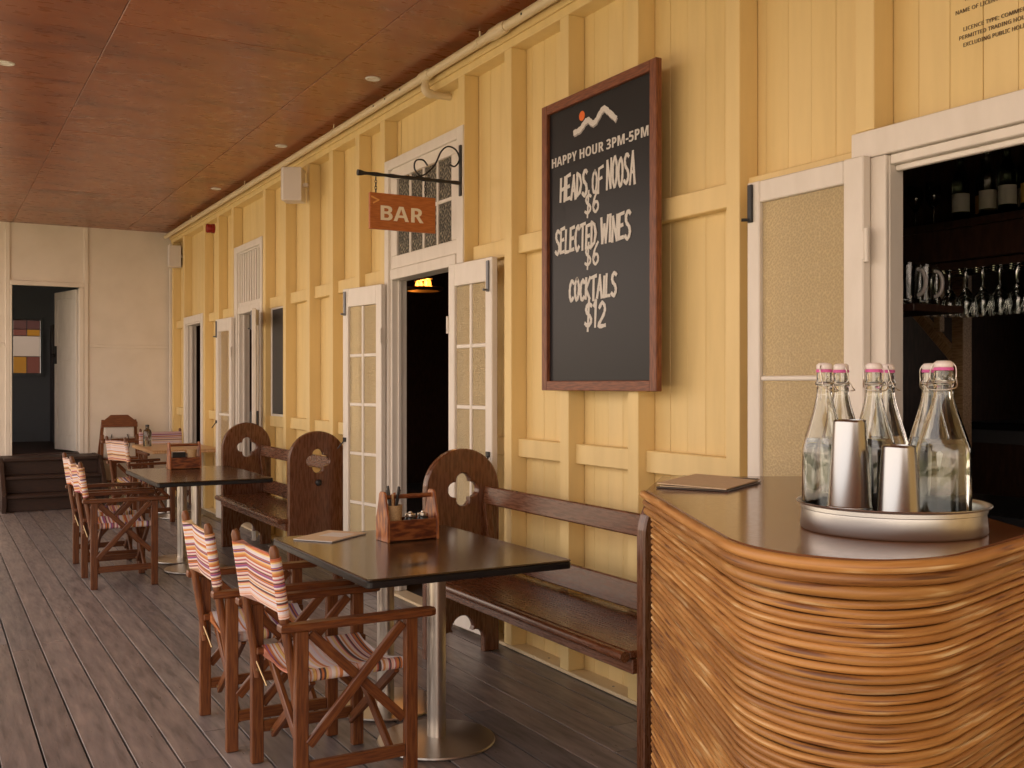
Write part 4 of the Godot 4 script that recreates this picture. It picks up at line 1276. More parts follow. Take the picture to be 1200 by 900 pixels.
func make_chair(label: String, at: Vector3, turn: float, wi: int) -> Node3D:
	var c := thing("director_chair", label, "chair", at, turn, "striped folding chairs on the veranda")
	cloth_set(used.director_chair)
	var wm: Material = mats["chair_wood_%d" % wi]
	for s in [-1.0, 1.0]:
		var z: float = s * 0.25
		for x in [-0.2, 0.2]:
			bar(c, "leg", Vector3(x, 0.0015, z), Vector3(x, 0.598, z), 0.046, 0.03, wm)
		var ap := PackedVector2Array([Vector2(-0.275, -0.024), Vector2(0.27, -0.03), Vector2(0.29, -0.022), Vector2(0.298, 0.0), Vector2(0.29, 0.022), Vector2(0.27, 0.03), Vector2(-0.275, 0.024)])
		var arm := part(c, "armrest", prism(ap, 0.026, 0.005), mats["chair_arm_%d" % wi], Vector3(0, 0.6115, z), Vector3(90, 0, 0))
		bar(c, "side_rail", Vector3(-0.177, 0.135, z), Vector3(0.177, 0.135, z), 0.042, 0.022, wm, Vector3.UP)
		bar(c, "side_brace", Vector3(-0.177, 0.215, z + s * 0.0105), Vector3(0.165, 0.585, z + s * 0.0105), 0.034, 0.018, wm, Vector3(0, 0, s).cross(Vector3(0.342, 0.37, 0)).normalized())
		bar(c, "side_brace", Vector3(-0.165, 0.585, z - s * 0.0105), Vector3(0.177, 0.245, z - s * 0.0105), 0.034, 0.018, wm, Vector3(0, 0, s).cross(Vector3(0.342, -0.34, 0)).normalized())
		bar(c, "seat_rail", Vector3(-0.215, 0.43, s * 0.205), Vector3(0.215, 0.43, s * 0.205), 0.026, 0.022, wm, Vector3.UP)
		# turned back post through the armrest, bolted low on the rear leg
		part(c, "back_post", tube([Vector3(-0.205, 0.33, s * 0.222), Vector3(-0.212, 0.40, s * 0.222), Vector3(-0.245, 0.60, s * 0.226), Vector3(-0.282, 0.845, s * 0.229), Vector3(-0.286, 0.868, s * 0.229), Vector3(-0.289, 0.884, s * 0.229)], [0.0135, 0.016, 0.0165, 0.0165, 0.017, 0.009], 12), wm)
		rod(c, "bolt", Vector3(-0.21, 0.36, s * 0.242), Vector3(-0.21, 0.36, s * 0.204), 0.006, mats.brass)
	for k in [[0.155, 0.0], [-0.155, 0.0]]:
		var x: float = k[0]
		for s in [-1.0, 1.0]:
			bar(c, "folding_brace", Vector3(x + s * 0.0105, 0.415, s * 0.205), Vector3(x + s * 0.0105, 0.11, -s * 0.228), 0.02, 0.034, wm, Vector3.RIGHT)
			rod(c, "bolt", Vector3(x + s * 0.0105 - 0.016, 0.13, -s * 0.205), Vector3(x + s * 0.0105 + 0.016, 0.13, -s * 0.205), 0.007, mats.brass)
	rod(c, "brass_stay", Vector3(-0.215, 0.40, -0.215), Vector3(-0.19, 0.31, -0.16), 0.004, mats.brass)
	rod(c, "brass_stay", Vector3(-0.215, 0.40, 0.215), Vector3(-0.19, 0.31, 0.16), 0.004, mats.brass)
	# seat cloth slung between the seat rails; stripes run from rail to rail
	part(c, "seat", meshes.sling_seat, mats.fabric_back, Vector3(0, 0.43, 0))
	# back cloth, sleeves round the posts, leaning with them
	part(c, "backrest", meshes.sling_back, mats.fabric_back, Vector3(-0.2655, 0.745, 0), Vector3(0, 0, 8.5))
	return c

func build_chairs():
	for i in 3:
		mat("chair_arm_%d" % i, C([0.92, 0.8, 1.1][i], [0.92, 0.8, 1.1][i], [0.92, 0.8, 1.1][i]), 0.4, {"tex": "chair", "scale": Vector3(0.5, 6, 6), "offset": Vector3(0.1 + i * 0.2, 0.3, 0.3), "coat": 0.12, "coat_rough": 0.25})
	make_chair("striped folding chair nearest the viewer, at the near black table", Vector3(-1.44, 0, -3.61), deg_to_rad(1.0), 0)
	make_chair("second striped folding chair at the near black table, beyond the nearest one", Vector3(-1.49, 0, -4.265), deg_to_rad(-1.5), 2)
	make_chair("striped folding chair at the near end of the far black table", Vector3(-1.52, 0, -7.89), 0.0, 1)
	make_chair("striped folding chair at the far end of the far black table, half hidden", Vector3(-1.50, 0, -8.57), 0.0, 1)
	make_chair("striped folding chair on the open side of the pale wooden table", Vector3(-0.78, 0, -11.2), deg_to_rad(14.0), 1)
	make_chair("striped folding chair at the head of the pale wooden table, against the end wall", Vector3(-0.28, 0, -12.66), deg_to_rad(-90.0), 1)

func build_high_chair():
	var h := thing("high_chair", "wooden high chair with shaped top rail against the end wall", "high chair", Vector3(-0.67, 0.0015, -13.36))
	var wm: Material = mats.chair_wood_2
	for s in [-1.0, 1.0]:
		bar(h, "leg", Vector3(s * 0.255, 0, 0.22), Vector3(s * 0.20, 0.80, -0.06), 0.035, 0.03, wm)
		bar(h, "leg", Vector3(s * 0.27, 0, -0.26), Vector3(s * 0.185, 0.98, -0.11), 0.035, 0.03, wm)
		bar(h, "armrest", Vector3(s * 0.20, 0.72, -0.12), Vector3(s * 0.215, 0.72, 0.14), 0.03, 0.03, wm, Vector3.UP)
		bar(h, "side_rail", Vector3(s * 0.25, 0.22, -0.21), Vector3(s * 0.25, 0.22, 0.13), 0.03, 0.02, wm, Vector3.UP)
	part(h, "top_rail", prism(PackedVector2Array([Vector2(-0.21, -0.06), Vector2(0.21, -0.06), Vector2(0.21, 0.0), Vector2(0.10, 0.09), Vector2(-0.10, 0.09), Vector2(-0.21, 0.0)]), 0.024, 0.004), mats.chair_arm_2, Vector3(0, 0.95, -0.082), Vector3(-8, 0, 0))
	slab(h, "back_cushion", Vector3(-0.17, 0.76, -0.10), Vector3(0.17, 0.885, -0.075), mats.cushion_white, 0.01)
	slab(h, "back_rail", Vector3(-0.185, 0.70, -0.10), Vector3(0.185, 0.75, -0.08), wm)
	slab(h, "seat", Vector3(-0.2, 0.50, -0.13), Vector3(0.2, 0.525, 0.12), wm)
	slab(h, "foot_rest", Vector3(-0.22, 0.24, 0.12), Vector3(0.22, 0.265, 0.17), wm)
	slab(h, "front_bar", Vector3(-0.2, 0.705, 0.14), Vector3(0.2, 0.735, 0.165), wm)
	for s in [-1.0, 1.0]:
		part(h, "strap", tube(smooth_path([Vector3(s * 0.09, 0.80, -0.07), Vector3(s * 0.11, 0.68, -0.02), Vector3(s * 0.06, 0.56, 0.05), Vector3(s * 0.10, 0.53, 0.1)], 4), 0.012, 6, true, 0.4), mats.iron)

# ------------------------------------------------------------------ cane counter
const CTOP := 1.13

func counter_path() -> Array:
	var pts := [Vector2(-1.012, -2.305), Vector2(-1.135, -2.062), Vector2(-1.259, -1.82), Vector2(-1.385, -1.57), Vector2(-1.425, -1.485), Vector2(-1.445, -1.398), Vector2(-1.437, -1.30), Vector2(-1.392, -1.214), Vector2(-1.318, -1.166), Vector2(-1.213, -1.153), Vector2(-1.082, -1.183), Vector2(-0.94, -1.224), Vector2(-0.82, -1.258)]
	return smooth_path(pts, 4)

func inset_path(path: Array, d: float) -> Array:
	var out := []
	var n := path.size()
	for i in n:
		var t: Vector2 = (path[min(i + 1, n - 1)] - path[max(i - 1, 0)]).normalized()
		out.append(path[i] + Vector2(-t.y, t.x) * d * (-1.0))
	return out

func build_counter():
	var c := thing("cane_counter", "freestanding bar counter clad in glossy orange cane rods with brown top", "counter")
	var path := counter_path()
	# which way is inwards
	var test := inset_path(path, 0.1)
	var sg := 1.0 if test[20].x > path[20].x else -1.0
	var back := [Vector2(-0.70, -1.475), Vector2(-0.24, -2.335), Vector2(-0.322, -2.394), Vector2(-0.708, -2.611)]
	var top := PackedVector2Array()
	for v in inset_path(path, 0.012 * sg):
		top.append(Vector2(v.x, -v.y))
	for v in back:
		top.append(Vector2(v.x, -v.y))
	part(c, "counter_top", prism(top, 0.02, 0.003), mats.counter_top, Vector3(0, CTOP - 0.010, 0), Vector3(-90, 0, 0))
	var body := PackedVector2Array()
	for v in inset_path(path, 0.045 * sg):
		body.append(Vector2(v.x, -v.y))
	for v in [Vector2(-0.73, -1.47), Vector2(-0.27, -2.33), Vector2(-0.345, -2.37), Vector2(-0.70, -2.57)]:
		body.append(Vector2(v.x, -v.y))
	part(c, "carcass", prism(body, CTOP - 0.024, 0.0), mats.cane_core, Vector3(0, (CTOP - 0.024) * 0.5 + 0.0015, 0), Vector3(-90, 0, 0))
	# canes
	var y := CTOP - 0.0125
	var k := 0
	while y > 0.012:
		var r := 0.0077
		var out := 0.0
		if k < 3:
			r = 0.0118
			out = 0.022 - k * 0.003
		r *= rng.randf_range(0.95, 1.05)
		var p3 := []
		var wob := rng.randf() * TAU
		var off := inset_path(path, (0.033 - out + (rng.randf() - 0.5) * 0.002) * sg)
		if k == 0:
			off = inset_path(path, 0.006 * sg)
		for i in off.size():
			p3.append(Vector3(off[i].x, y + 0.0009 * sin(i * 0.31 + wob), off[i].y))
		part(c, "cane", tube(p3, r, 9), mats["cane_%d" % rng.randi_range(0, 11)])
		y -= r * (1.93 if k < 3 else 2.05)
		k += 1

# ------------------------------------------------------------------ tray, bottles, cups
func tray_spot(l: float, f: float) -> Vector3:
	var c := Vector3(-1.041, 0, -1.433)
	return c + Vector3(0.871, 0, 0.491) * l + Vector3(0.491, 0, -0.871) * f

func build_tray_set():
	var ty := CTOP + 0.0008
	var t := thing("round_tray", "round steel tray holding bottles and cups on the cane counter", "tray", Vector3(-1.041, ty, -1.433))
	part(t, "tray_body", lathe([Vector2(0, 0), Vector2(0.1735, 0), Vector2(0.1768, 0.003), Vector2(0.1740, 0.040), Vector2(0.1762, 0.0415), Vector2(0.1762, 0.049), Vector2(0.1835, 0.0515), Vector2(0.185, 0.0535), Vector2(0.1835, 0.0552), Vector2(0.1755, 0.0535), Vector2(0.1720, 0.046), Vector2(0.1735, 0.0055), Vector2(0.170, 0.003), Vector2(0, 0.003)], 72), mats.tray_steel)
	var by := ty + 0.0034
	# swing-top bottle: outer wall up, inner wall down
	var outer := [Vector2(0, 0.0), Vector2(0.038, 0.0), Vector2(0.043, 0.004), Vector2(0.0445, 0.012), Vector2(0.0445, 0.145), Vector2(0.043, 0.156), Vector2(0.037, 0.178), Vector2(0.027, 0.210), Vector2(0.0195, 0.235), Vector2(0.0160, 0.252), Vector2(0.0152, 0.268), Vector2(0.0172, 0.272), Vector2(0.0172, 0.279), Vector2(0.0152, 0.283), Vector2(0.0156, 0.292), Vector2(0.0145, 0.297)]
	var inner := [Vector2(0.0110, 0.297), Vector2(0.0115, 0.268), Vector2(0.0125, 0.250), Vector2(0.0165, 0.232), Vector2(0.0240, 0.207), Vector2(0.0340, 0.175), Vector2(0.0400, 0.154), Vector2(0.0412, 0.143), Vector2(0.0412, 0.014), Vector2(0.038, 0.007), Vector2(0, 0.006)]
	var gl := lathe(outer + inner, 64, 0.016, 8)
	var wat := lathe([Vector2(0, 0.0065), Vector2(0.0375, 0.0078), Vector2(0.0406, 0.0146), Vector2(0.0406, 0.143), Vector2(0.0394, 0.154), Vector2(0.0345, 0.1705), Vector2(0, 0.1705)], 64, 0.016, 8)
	var stop := lathe([Vector2(0.0, 0.3035), Vector2(0.0150, 0.3035), Vector2(0.0158, 0.306), Vector2(0.0152, 0.312), Vector2(0.011, 0.3155), Vector2(0, 0.316)], 20)
	var ring := lathe([Vector2(0.0, 0.2975), Vector2(0.0162, 0.2975), Vector2(0.0165, 0.3005), Vector2(0.0158, 0.3032), Vector2(0.0, 0.3032)], 20)
	var spots := [[-0.128, 0.022, "leftmost clear swing-top water bottle on the tray"], [-0.070, 0.098, "clear swing-top bottle second from the left on the tray, behind the tall cup stack"], [-0.033, 0.008, "clear swing-top bottle between the tall cup stack and the single cup"], [0.034, 0.120, "clear swing-top bottle at the back of the tray, third from the right"], [0.101, 0.060, "clear swing-top bottle mostly hidden behind the rightmost one"], [0.085, -0.045, "front rightmost clear swing-top bottle on the tray"]]
	var i := 0
	for s in spots:
		var b := thing("swing_top_bottle", s[2], "bottle", tray_spot(s[0], s[1]) + Vector3(0, by, 0), deg_to_rad([20.0, 75.0, -30.0, 50.0, 110.0, -65.0][i]), "water bottles on the steel tray")
		part(b, "glass_body", gl, mats.bottle_glass)
		part(b, "water", wat, mats.water)
		b.scale = Vector3(1, 1.04, 1) if i < 5 else Vector3(1.15, 1.05, 1.15)
		part(b, "rubber_ring", ring, mats.pink_rubber)
		part(b, "stopper", stop, mats.white_cap)
		var wire := []
		var w2 := []
		for k in 17:
			var a := TAU * k / 16.0
			wire.append(Vector3(0.0175 * cos(a), 0.2755, 0.0175 * sin(a)))
		part(b, "wire_collar", tube(wire, 0.0012, 6, false), mats.steel)
		var bail := smooth_path([Vector3(-0.0165, 0.276, 0.0), Vector3(-0.021, 0.284, 0.004), Vector3(-0.020, 0.302, 0.0), Vector3(-0.0155, 0.311, 0.0)], 4)
		part(b, "wire_bail", tube(bail, 0.0012, 6), mats.steel)
		var bail2 := []
		for v in bail:
			bail2.append(Vector3(-v.x, v.y, v.z))
		part(b, "wire_bail", tube(bail2, 0.0012, 6), mats.steel)
		part(b, "wire_lever", tube(smooth_path([Vector3(-0.021, 0.284, 0.004), Vector3(-0.024, 0.268, 0.012), Vector3(-0.012, 0.262, 0.024), Vector3(0.012, 0.262, 0.024), Vector3(0.024, 0.268, 0.012), Vector3(0.021, 0.284, 0.004)], 4), 0.0012, 6), mats.steel)
		i += 1
	# upturned steel tumblers
	var cup := lathe([Vector2(0.0412, 0.0), Vector2(0.0432, 0.0010), Vector2(0.0436, 0.0025), Vector2(0.0428, 0.0042), Vector2(0.0408, 0.006), Vector2(0.0310, 0.166), Vector2(0.0300, 0.1695), Vector2(0.0282, 0.1705), Vector2(0.0274, 0.168), Vector2(0, 0.168), Vector2(0, 0.167), Vector2(0.0296, 0.167), Vector2(0.0398, 0.006), Vector2(0.0412, 0.0)], 48)
	var places := ["bottom", "second", "third", "fourth", "fifth", "sixth", "seventh"]
	for k in 8:
		var lb := "topmost cup of the tall nested stack of steel cups"
		if k < 7:
			lb = "%s cup%s of the tall nested stack of steel cups" % [places[k], "" if k == 0 else " from the bottom"]
		var st := thing("steel_cup", lb, "cup", tray_spot(-0.105, -0.065) + Vector3(0, by + 0.0066 * k, 0), 0.0, "steel cups on the tray")
		part(st, "cup_body", cup, mats.cup_steel)
	var sc := thing("steel_cup", "single upturned steel cup at the front of the tray", "cup", tray_spot(-0.029, -0.115) + Vector3(0, by, 0), 0.0, "steel cups on the tray")
	part(sc, "cup_body", cup, mats.cup_steel)
	# menu on the counter
	var mm := thing("menu_folder", "dark edged menu folder lying on the far end of the cane counter", "menu", Vector3(-0.775, CTOP + 0.0008, -2.30), deg_to_rad(30))
	part(mm, "cover", bbox(Vector3(0.30, 0.004, 0.205), 0.001), mats.menu_dark, Vector3(0, 0.002, 0))
	part(mm, "page", bbox(Vector3(0.285, 0.003, 0.19), 0.0008), mats.menu_paper, Vector3(0, 0.0057, 0))
	part(mm, "clip_bar", bbox(Vector3(0.02, 0.006, 0.195), 0.001), mats.menu_dark, Vector3(0.13, 0.0105, 0))
	var lid := part(mm, "cover_flap", bbox(Vector3(0.30, 0.003, 0.20), 0.001), mats.menu_paper, Vector3(0, 0.0115, 0.0), Vector3(2.0, 0, 0.6))

# ------------------------------------------------------------------ things on the tables
func make_caddy(label: String, at: Vector3, turn: float) -> Node3D:
	var c := thing("condiment_caddy", label, "caddy", at, turn, "wooden caddies on the black tables")
	var end := PackedVector2Array([Vector2(-0.062, 0), Vector2(0.062, 0), Vector2(0.062, 0.10), Vector2(0.052, 0.125), Vector2(0.036, 0.175), Vector2(0.030, 0.205), Vector2(0.018, 0.215), Vector2(-0.018, 0.215), Vector2(-0.030, 0.205), Vector2(-0.036, 0.175), Vector2(-0.052, 0.125), Vector2(-0.062, 0.10)])
	for s in [-1.0, 1.0]:
		part(c, "end_board", prism(end, 0.012, 0.002), mats.caddy_y, Vector3(s * 0.119, 0, 0), Vector3(0, 90, 0))
		slab(c, "side_board", Vector3(-0.1125, 0.004, s * 0.055 - 0.005), Vector3(0.1125, 0.092, s * 0.055 + 0.005), mats.caddy_x, 0.002)
	slab(c, "bottom_board", Vector3(-0.1125, 0.002, -0.049), Vector3(0.1125, 0.012, 0.049), mats.caddy_x, 0.001)
	rod(c, "handle", Vector3(-0.113, 0.19, 0), Vector3(0.113, 0.19, 0), 0.010, mats.caddy_x)
	return c

func build_table_things():
	var ty := 0.7355
	var at := Vector3(-0.873, ty, -4.215)
	make_caddy("orange wooden caddy with cutlery on the near black table", at, deg_to_rad(2.0))
	make_caddy("small wooden caddy with a paper cup on the far black table", Vector3(-0.91, ty, -8.62), deg_to_rad(1.0))
	# paper cup of cutlery
	var cupm := lathe([Vector2(0, 0), Vector2(0.031, 0), Vector2(0.040, 0.142), Vector2(0.0388, 0.142), Vector2(0.030, 0.002), Vector2(0, 0.002)], 20)
	for k in 2:
		var base: Vector3 = [at, Vector3(-0.91, ty, -8.62)][k]
		var lx: float = [-0.068, 0.062][k]
		var cu := thing("cutlery_cup", ["brown paper cup of cutlery in the near caddy", "brown paper cup in the far caddy"][k], "cup", base + Vector3(lx, 0.0128, 0.0), 0.0, "brown cups in the caddies")
		part(cu, "cup_body", cupm, mats.paper_bag)
		var names := ["fork with its handle up, foremost in the near paper cup", "knife leaning towards the near end of the paper cup", "wooden stirrer standing in the near paper cup", "fork leaning against the caddy end board", "knife at the back of the near paper cup", "wooden knife handle beside the caddy handle"]
		for i in 6 if k == 0 else 0:
			var a := TAU * i / 6.0
			var cut := thing("cutlery", names[i], "cutlery", base + Vector3(lx, 0.016, 0), 0.0, "cutlery in the near caddy")
			var foot := Vector3(-0.012 * cos(a), 0, -0.012 * sin(a))
			var head := Vector3(0.031 * cos(a), 0.205 + 0.018 * sin(i * 2.1), 0.031 * sin(a))
			var hm: Material = [mats.grey_metal, mats.iron, mats.pine, mats.grey_metal, mats.iron, mats.caddy_y][i]
			bar(cut, "shaft", foot, foot.lerp(head, 0.55), 0.004, 0.007, mats.steel)
			bar(cut, "handle", foot.lerp(head, 0.55), head, 0.008, 0.014, hm)
	# jars with silver lids
	for i in 2:
		var j := thing("sauce_jar", ["black jar with silver lid beside the paper cup in the near caddy", "black jar with silver lid at the wall end of the near caddy"][i], "jar", at + Vector3([0.012, 0.072][i], 0.0128, 0.002), 0.0, "black jars in the near caddy")
		part(j, "jar_body", lathe([Vector2(0, 0), Vector2(0.024, 0), Vector2(0.026, 0.004), Vector2(0.026, 0.075), Vector2(0.022, 0.085), Vector2(0, 0.085)], 20), mats.black_plastic)
		part(j, "lid", lathe([Vector2(0.0, 0.0855), Vector2(0.0235, 0.0855), Vector2(0.0245, 0.088), Vector2(0.0235, 0.099), Vector2(0.008, 0.102), Vector2(0.006, 0.108), Vector2(0, 0.110)], 20), mats.steel)
	# salt box of the far caddy
	var sj := thing("napkin_stack", "white folded napkins in the far caddy", "napkins", Vector3(-0.95, ty + 0.0125, -8.62), 0.0)
	slab(sj, "napkin", Vector3(-0.05, 0.0, -0.04), Vector3(0.05, 0.125, -0.02), mats.menu_white, 0.003)
	slab(sj, "napkin", Vector3(-0.05, 0.0, -0.018), Vector3(0.05, 0.118, 0.0), mats.menu_white, 0.003)
	slab(sj, "napkin", Vector3(-0.05, 0.0, 0.002), Vector3(0.05, 0.122, 0.022), mats.black_plastic, 0.003)
	# menu booklet on the near table
	var mb := thing("menu_booklet", "stapled paper menu booklet lying on the near black table", "menu", Vector3(-1.15, ty + 0.0006, -4.44), deg_to_rad(-52))
	part(mb, "pages", bbox(Vector3(0.20, 0.005, 0.285), 0.001), mats.menu_white, Vector3(0, 0.0025, 0))
	part(mb, "cover", bbox(Vector3(0.202, 0.0012, 0.288), 0.0004), mats.menu_paper, Vector3(0, 0.0058, 0))
	part(mb, "print_panel", bbox(Vector3(0.12, 0.0004, 0.11), 0.0), mats.menu_white, Vector3(0.015, 0.0068, -0.03))
	# dark bottle on the pale table
	var db := thing("table_bottle", "small dark glass bottle on the pale wooden table", "bottle", Vector3(-0.615, ty + 0.0005, -11.9))
	part(db, "glass_body", lathe([Vector2(0, 0), Vector2(0.042, 0), Vector2(0.045, 0.005), Vector2(0.045, 0.15), Vector2(0.036, 0.178), Vector2(0.02, 0.19), Vector2(0.019, 0.215), Vector2(0, 0.215)], 24), mats.smoke_bottle)
	part(db, "cap", lathe([Vector2(0.0, 0.2155), Vector2(0.021, 0.2155), Vector2(0.021, 0.235), Vector2(0, 0.236)], 16), mats.iron)

# ------------------------------------------------------------------ chalkboard
func glyph(ch: String) -> Array:
	match ch:
		"H": return [0.5, [[Vector2(0, 0), Vector2(0.02, 1)], [Vector2(0.46, -0.03), Vector2(0.48, 1.02)], [Vector2(0.0, 0.48), Vector2(0.48, 0.55)]]]
		"E": return [0.42, [[Vector2(0.42, 1.02), Vector2(0.02, 0.98), Vector2(0.0, 0.0), Vector2(0.4, 0.03)], [Vector2(0.02, 0.5), Vector2(0.34, 0.54)]]]
		"A": return [0.5, [[Vector2(0, -0.02), Vector2(0.26, 1.02), Vector2(0.5, -0.04)], [Vector2(0.09, 0.34), Vector2(0.44, 0.38)]]]
		"D": return [0.46, [[Vector2(0, 0), Vector2(0, 1)], [Vector2(-0.03, 1.0), Vector2(0.3, 0.88), Vector2(0.46, 0.52), Vector2(0.32, 0.14), Vector2(-0.03, 0.0)]]]
		"S": return [0.44, [[Vector2(0.43, 0.92), Vector2(0.24, 1.02), Vector2(0.05, 0.86), Vector2(0.1, 0.62), Vector2(0.36, 0.42), Vector2(0.42, 0.18), Vector2(0.22, -0.02), Vector2(0.0, 0.1)]]]
		"O": return [0.46, [[Vector2(0.22, 1.0), Vector2(0.04, 0.78), Vector2(0.03, 0.3), Vector2(0.2, 0.0), Vector2(0.4, 0.2), Vector2(0.43, 0.7), Vector2(0.24, 1.0)]]]
		"F": return [0.42, [[Vector2(0.44, 1.04), Vector2(0.02, 0.98), Vector2(0.0, -0.08)], [Vector2(0.02, 0.5), Vector2(0.34, 0.56)]]]
		"N": return [0.46, [[Vector2(0, 0), Vector2(0.02, 1), Vector2(0.42, 0.02), Vector2(0.45, 1.04)]]]
		"L": return [0.4, [[Vector2(0.02, 1), Vector2(0, 0.02), Vector2(0.38, 0.02)]]]
		"C": return [0.44, [[Vector2(0.43, 0.86), Vector2(0.25, 1.0), Vector2(0.05, 0.74), Vector2(0.03, 0.3), Vector2(0.2, 0.0), Vector2(0.42, 0.14)]]]
		"T": return [0.46, [[Vector2(-0.02, 0.98), Vector2(0.48, 1.04)], [Vector2(0.22, 1.0), Vector2(0.22, -0.06)]]]
		"W": return [0.66, [[Vector2(0, 1), Vector2(0.14, 0), Vector2(0.32, 0.72), Vector2(0.48, 0.0), Vector2(0.66, 1.06)]]]
		"I": return [0.12, [[Vector2(0.05, 0), Vector2(0.06, 1)]]]
		"K": return [0.46, [[Vector2(0, 0), Vector2(0.02, 1)], [Vector2(0.44, 1.02), Vector2(0.03, 0.46), Vector2(0.44, -0.04)]]]
		"$": return [0.44, [[Vector2(0.43, 0.86), Vector2(0.24, 0.96), Vector2(0.05, 0.8), Vector2(0.1, 0.6), Vector2(0.36, 0.4), Vector2(0.42, 0.2), Vector2(0.22, 0.04), Vector2(0.0, 0.14)], [Vector2(0.24, 1.16), Vector2(0.2, -0.16)]]]
		"6": return [0.46, [[Vector2(0.38, 1.04), Vector2(0.14, 0.7), Vector2(0.03, 0.28), Vector2(0.2, 0.0), Vector2(0.42, 0.16), Vector2(0.38, 0.42), Vector2(0.2, 0.48), Vector2(0.06, 0.3)]]]
		"1": return [0.2, [[Vector2(0.0, 0.8), Vector2(0.13, 1), Vector2(0.12, -0.02)]]]
		"2": return [0.46, [[Vector2(0.02, 0.8), Vector2(0.2, 1.0), Vector2(0.4, 0.8), Vector2(0.34, 0.5), Vector2(0.0, 0.03), Vector2(0.46, 0.03)]]]
	return [0.3, []]

func hand_text(p: Node, s: String, x: float, y: float, z0: float, z1: float, h: float, w: float):
	# total advance, then scaled to the measured width
	var adv := 0.0
	for ch in s:
		adv += glyph(ch)[0] + 0.17
	adv -= 0.17
	var kx := (z1 - z0) / adv
	var lines := []
	var pen := 0.0
	var i := 0
	for ch in s:
		var g := glyph(ch)
		for l in g[1]:
			var o := []
			for v in l:
				o.append(Vector2((pen + v.x + 0.05 * v.y) * kx, (v.y * (1.0 + 0.05 * sin(i * 1.9)) + 0.03 * sin(i * 2.7)) * h))
			lines.append(smooth_path(o, 4) if o.size() > 5 else o)
		pen += g[0] + 0.17
		i += 1
	var o := part(p, "chalk_lettering", strokes(lines, w, 0.0006), mats.chalk_white, Vector3(x, y, z0), Vector3(0, -90, 0))
	return o

func build_chalkboard():
	var b := thing("chalkboard", "black happy hour chalkboard in a red timber frame on the yellow wall", "chalkboard", Vector3(0, 0, 0))
	var z0 := -4.46
	var z1 := -3.522
	var y0 := 1.388
	var y1 := 2.805
	var fw := 0.047
	slab(b, "board_panel", Vector3(-0.016, y0 + 0.02, z0 + 0.02), Vector3(-0.004, y1 - 0.02, z1 - 0.02), mats.chalk_black, 0.0)
	slab(b, "frame_side", Vector3(-0.036, y0, z0), Vector3(-0.003, y1, z0 + fw), mats.frame_y)
	slab(b, "frame_side", Vector3(-0.036, y0, z1 - fw), Vector3(-0.003, y1, z1), mats.frame_y)
	slab(b, "frame_top", Vector3(-0.0355, y1 - fw, z0 + fw + 0.0005), Vector3(-0.003, y1, z1 - fw - 0.0005), mats.frame_z)
	slab(b, "frame_bottom", Vector3(-0.0355, y0, z0 + fw + 0.0005), Vector3(-0.003, y0 + fw, z1 - fw - 0.0005), mats.frame_z)
	var x := -0.0163
	var k := 1.0145
	var yy := func(v): return 1.42 + (v - 1.42) * k
	wall_text(b, "printed_heading", "HAPPY HOUR 3PM-5PM", 0.047, x - 0.001, yy.call(2.474), -4.327 * k, mats.chalk_white, 0.792 * k - 0.012)
	hand_text(b, "HEADS", x, yy.call(2.302), -4.25 * k, -4.02 * k, 0.108, 0.0175)
	hand_text(b, "OF", x, yy.call(2.298), -3.975 * k, -3.893 * k, 0.10, 0.014)
	hand_text(b, "NOOSA", x, yy.call(2.297), -3.858 * k, -3.645 * k, 0.128, 0.0150)
	hand_text(b, "$6", x, yy.call(2.208), -4.035 * k, -3.925 * k, 0.092, 0.0135)
	hand_text(b, "SELECTED", x, yy.call(2.052), -4.295 * k, -3.945 * k, 0.110, 0.0175)
	hand_text(b, "WINES", x, yy.call(2.060), -3.905 * k, -3.680 * k, 0.112, 0.0175)
	hand_text(b, "$6", x, yy.call(1.968), -4.035 * k, -3.925 * k, 0.092, 0.0135)
	hand_text(b, "COCKTAILS", x, yy.call(1.815), -4.17 * k, -3.785 * k, 0.096, 0.0175)
	hand_text(b, "$12", x, yy.call(1.685), -4.035 * k, -3.87 * k, 0.112, 0.018)
	# emblem: orange sun over a pale wave with a grey lower edge
	part(b, "sun_mark", lathe([Vector2(0, 0), Vector2(0.0235, 0), Vector2(0.0235, 0.0012), Vector2(0, 0.0014)], 24), mats.sun_orange, Vector3(x, yy.call(2.673), -4.061 * k), Vector3(0, 0, 90))
	var wv := []
	for v in [[-4.125, 2.606], [-4.075, 2.612], [-4.035, 2.636], [-4.005, 2.640], [-3.975, 2.618], [-3.945, 2.622], [-3.905, 2.655], [-3.878, 2.664], [-3.845, 2.642], [-3.79, 2.600]]:
		wv.append(Vector2(v[0] * k + 4.125 * k, yy.call(v[1]) - yy.call(2.606)))
	var sp := smooth_path(wv, 4)
	part(b, "wave_mark", strokes([sp], 0.026, 0.0014), mats.chalk_white, Vector3(x, yy.call(2.608), -4.125 * k), Vector3(0, -90, 0))
	part(b, "wave_edge", strokes([sp], 0.024, 0.0006), mats.chalk_grey, Vector3(x, yy.call(2.599), -4.121 * k), Vector3(0, -90, 0))

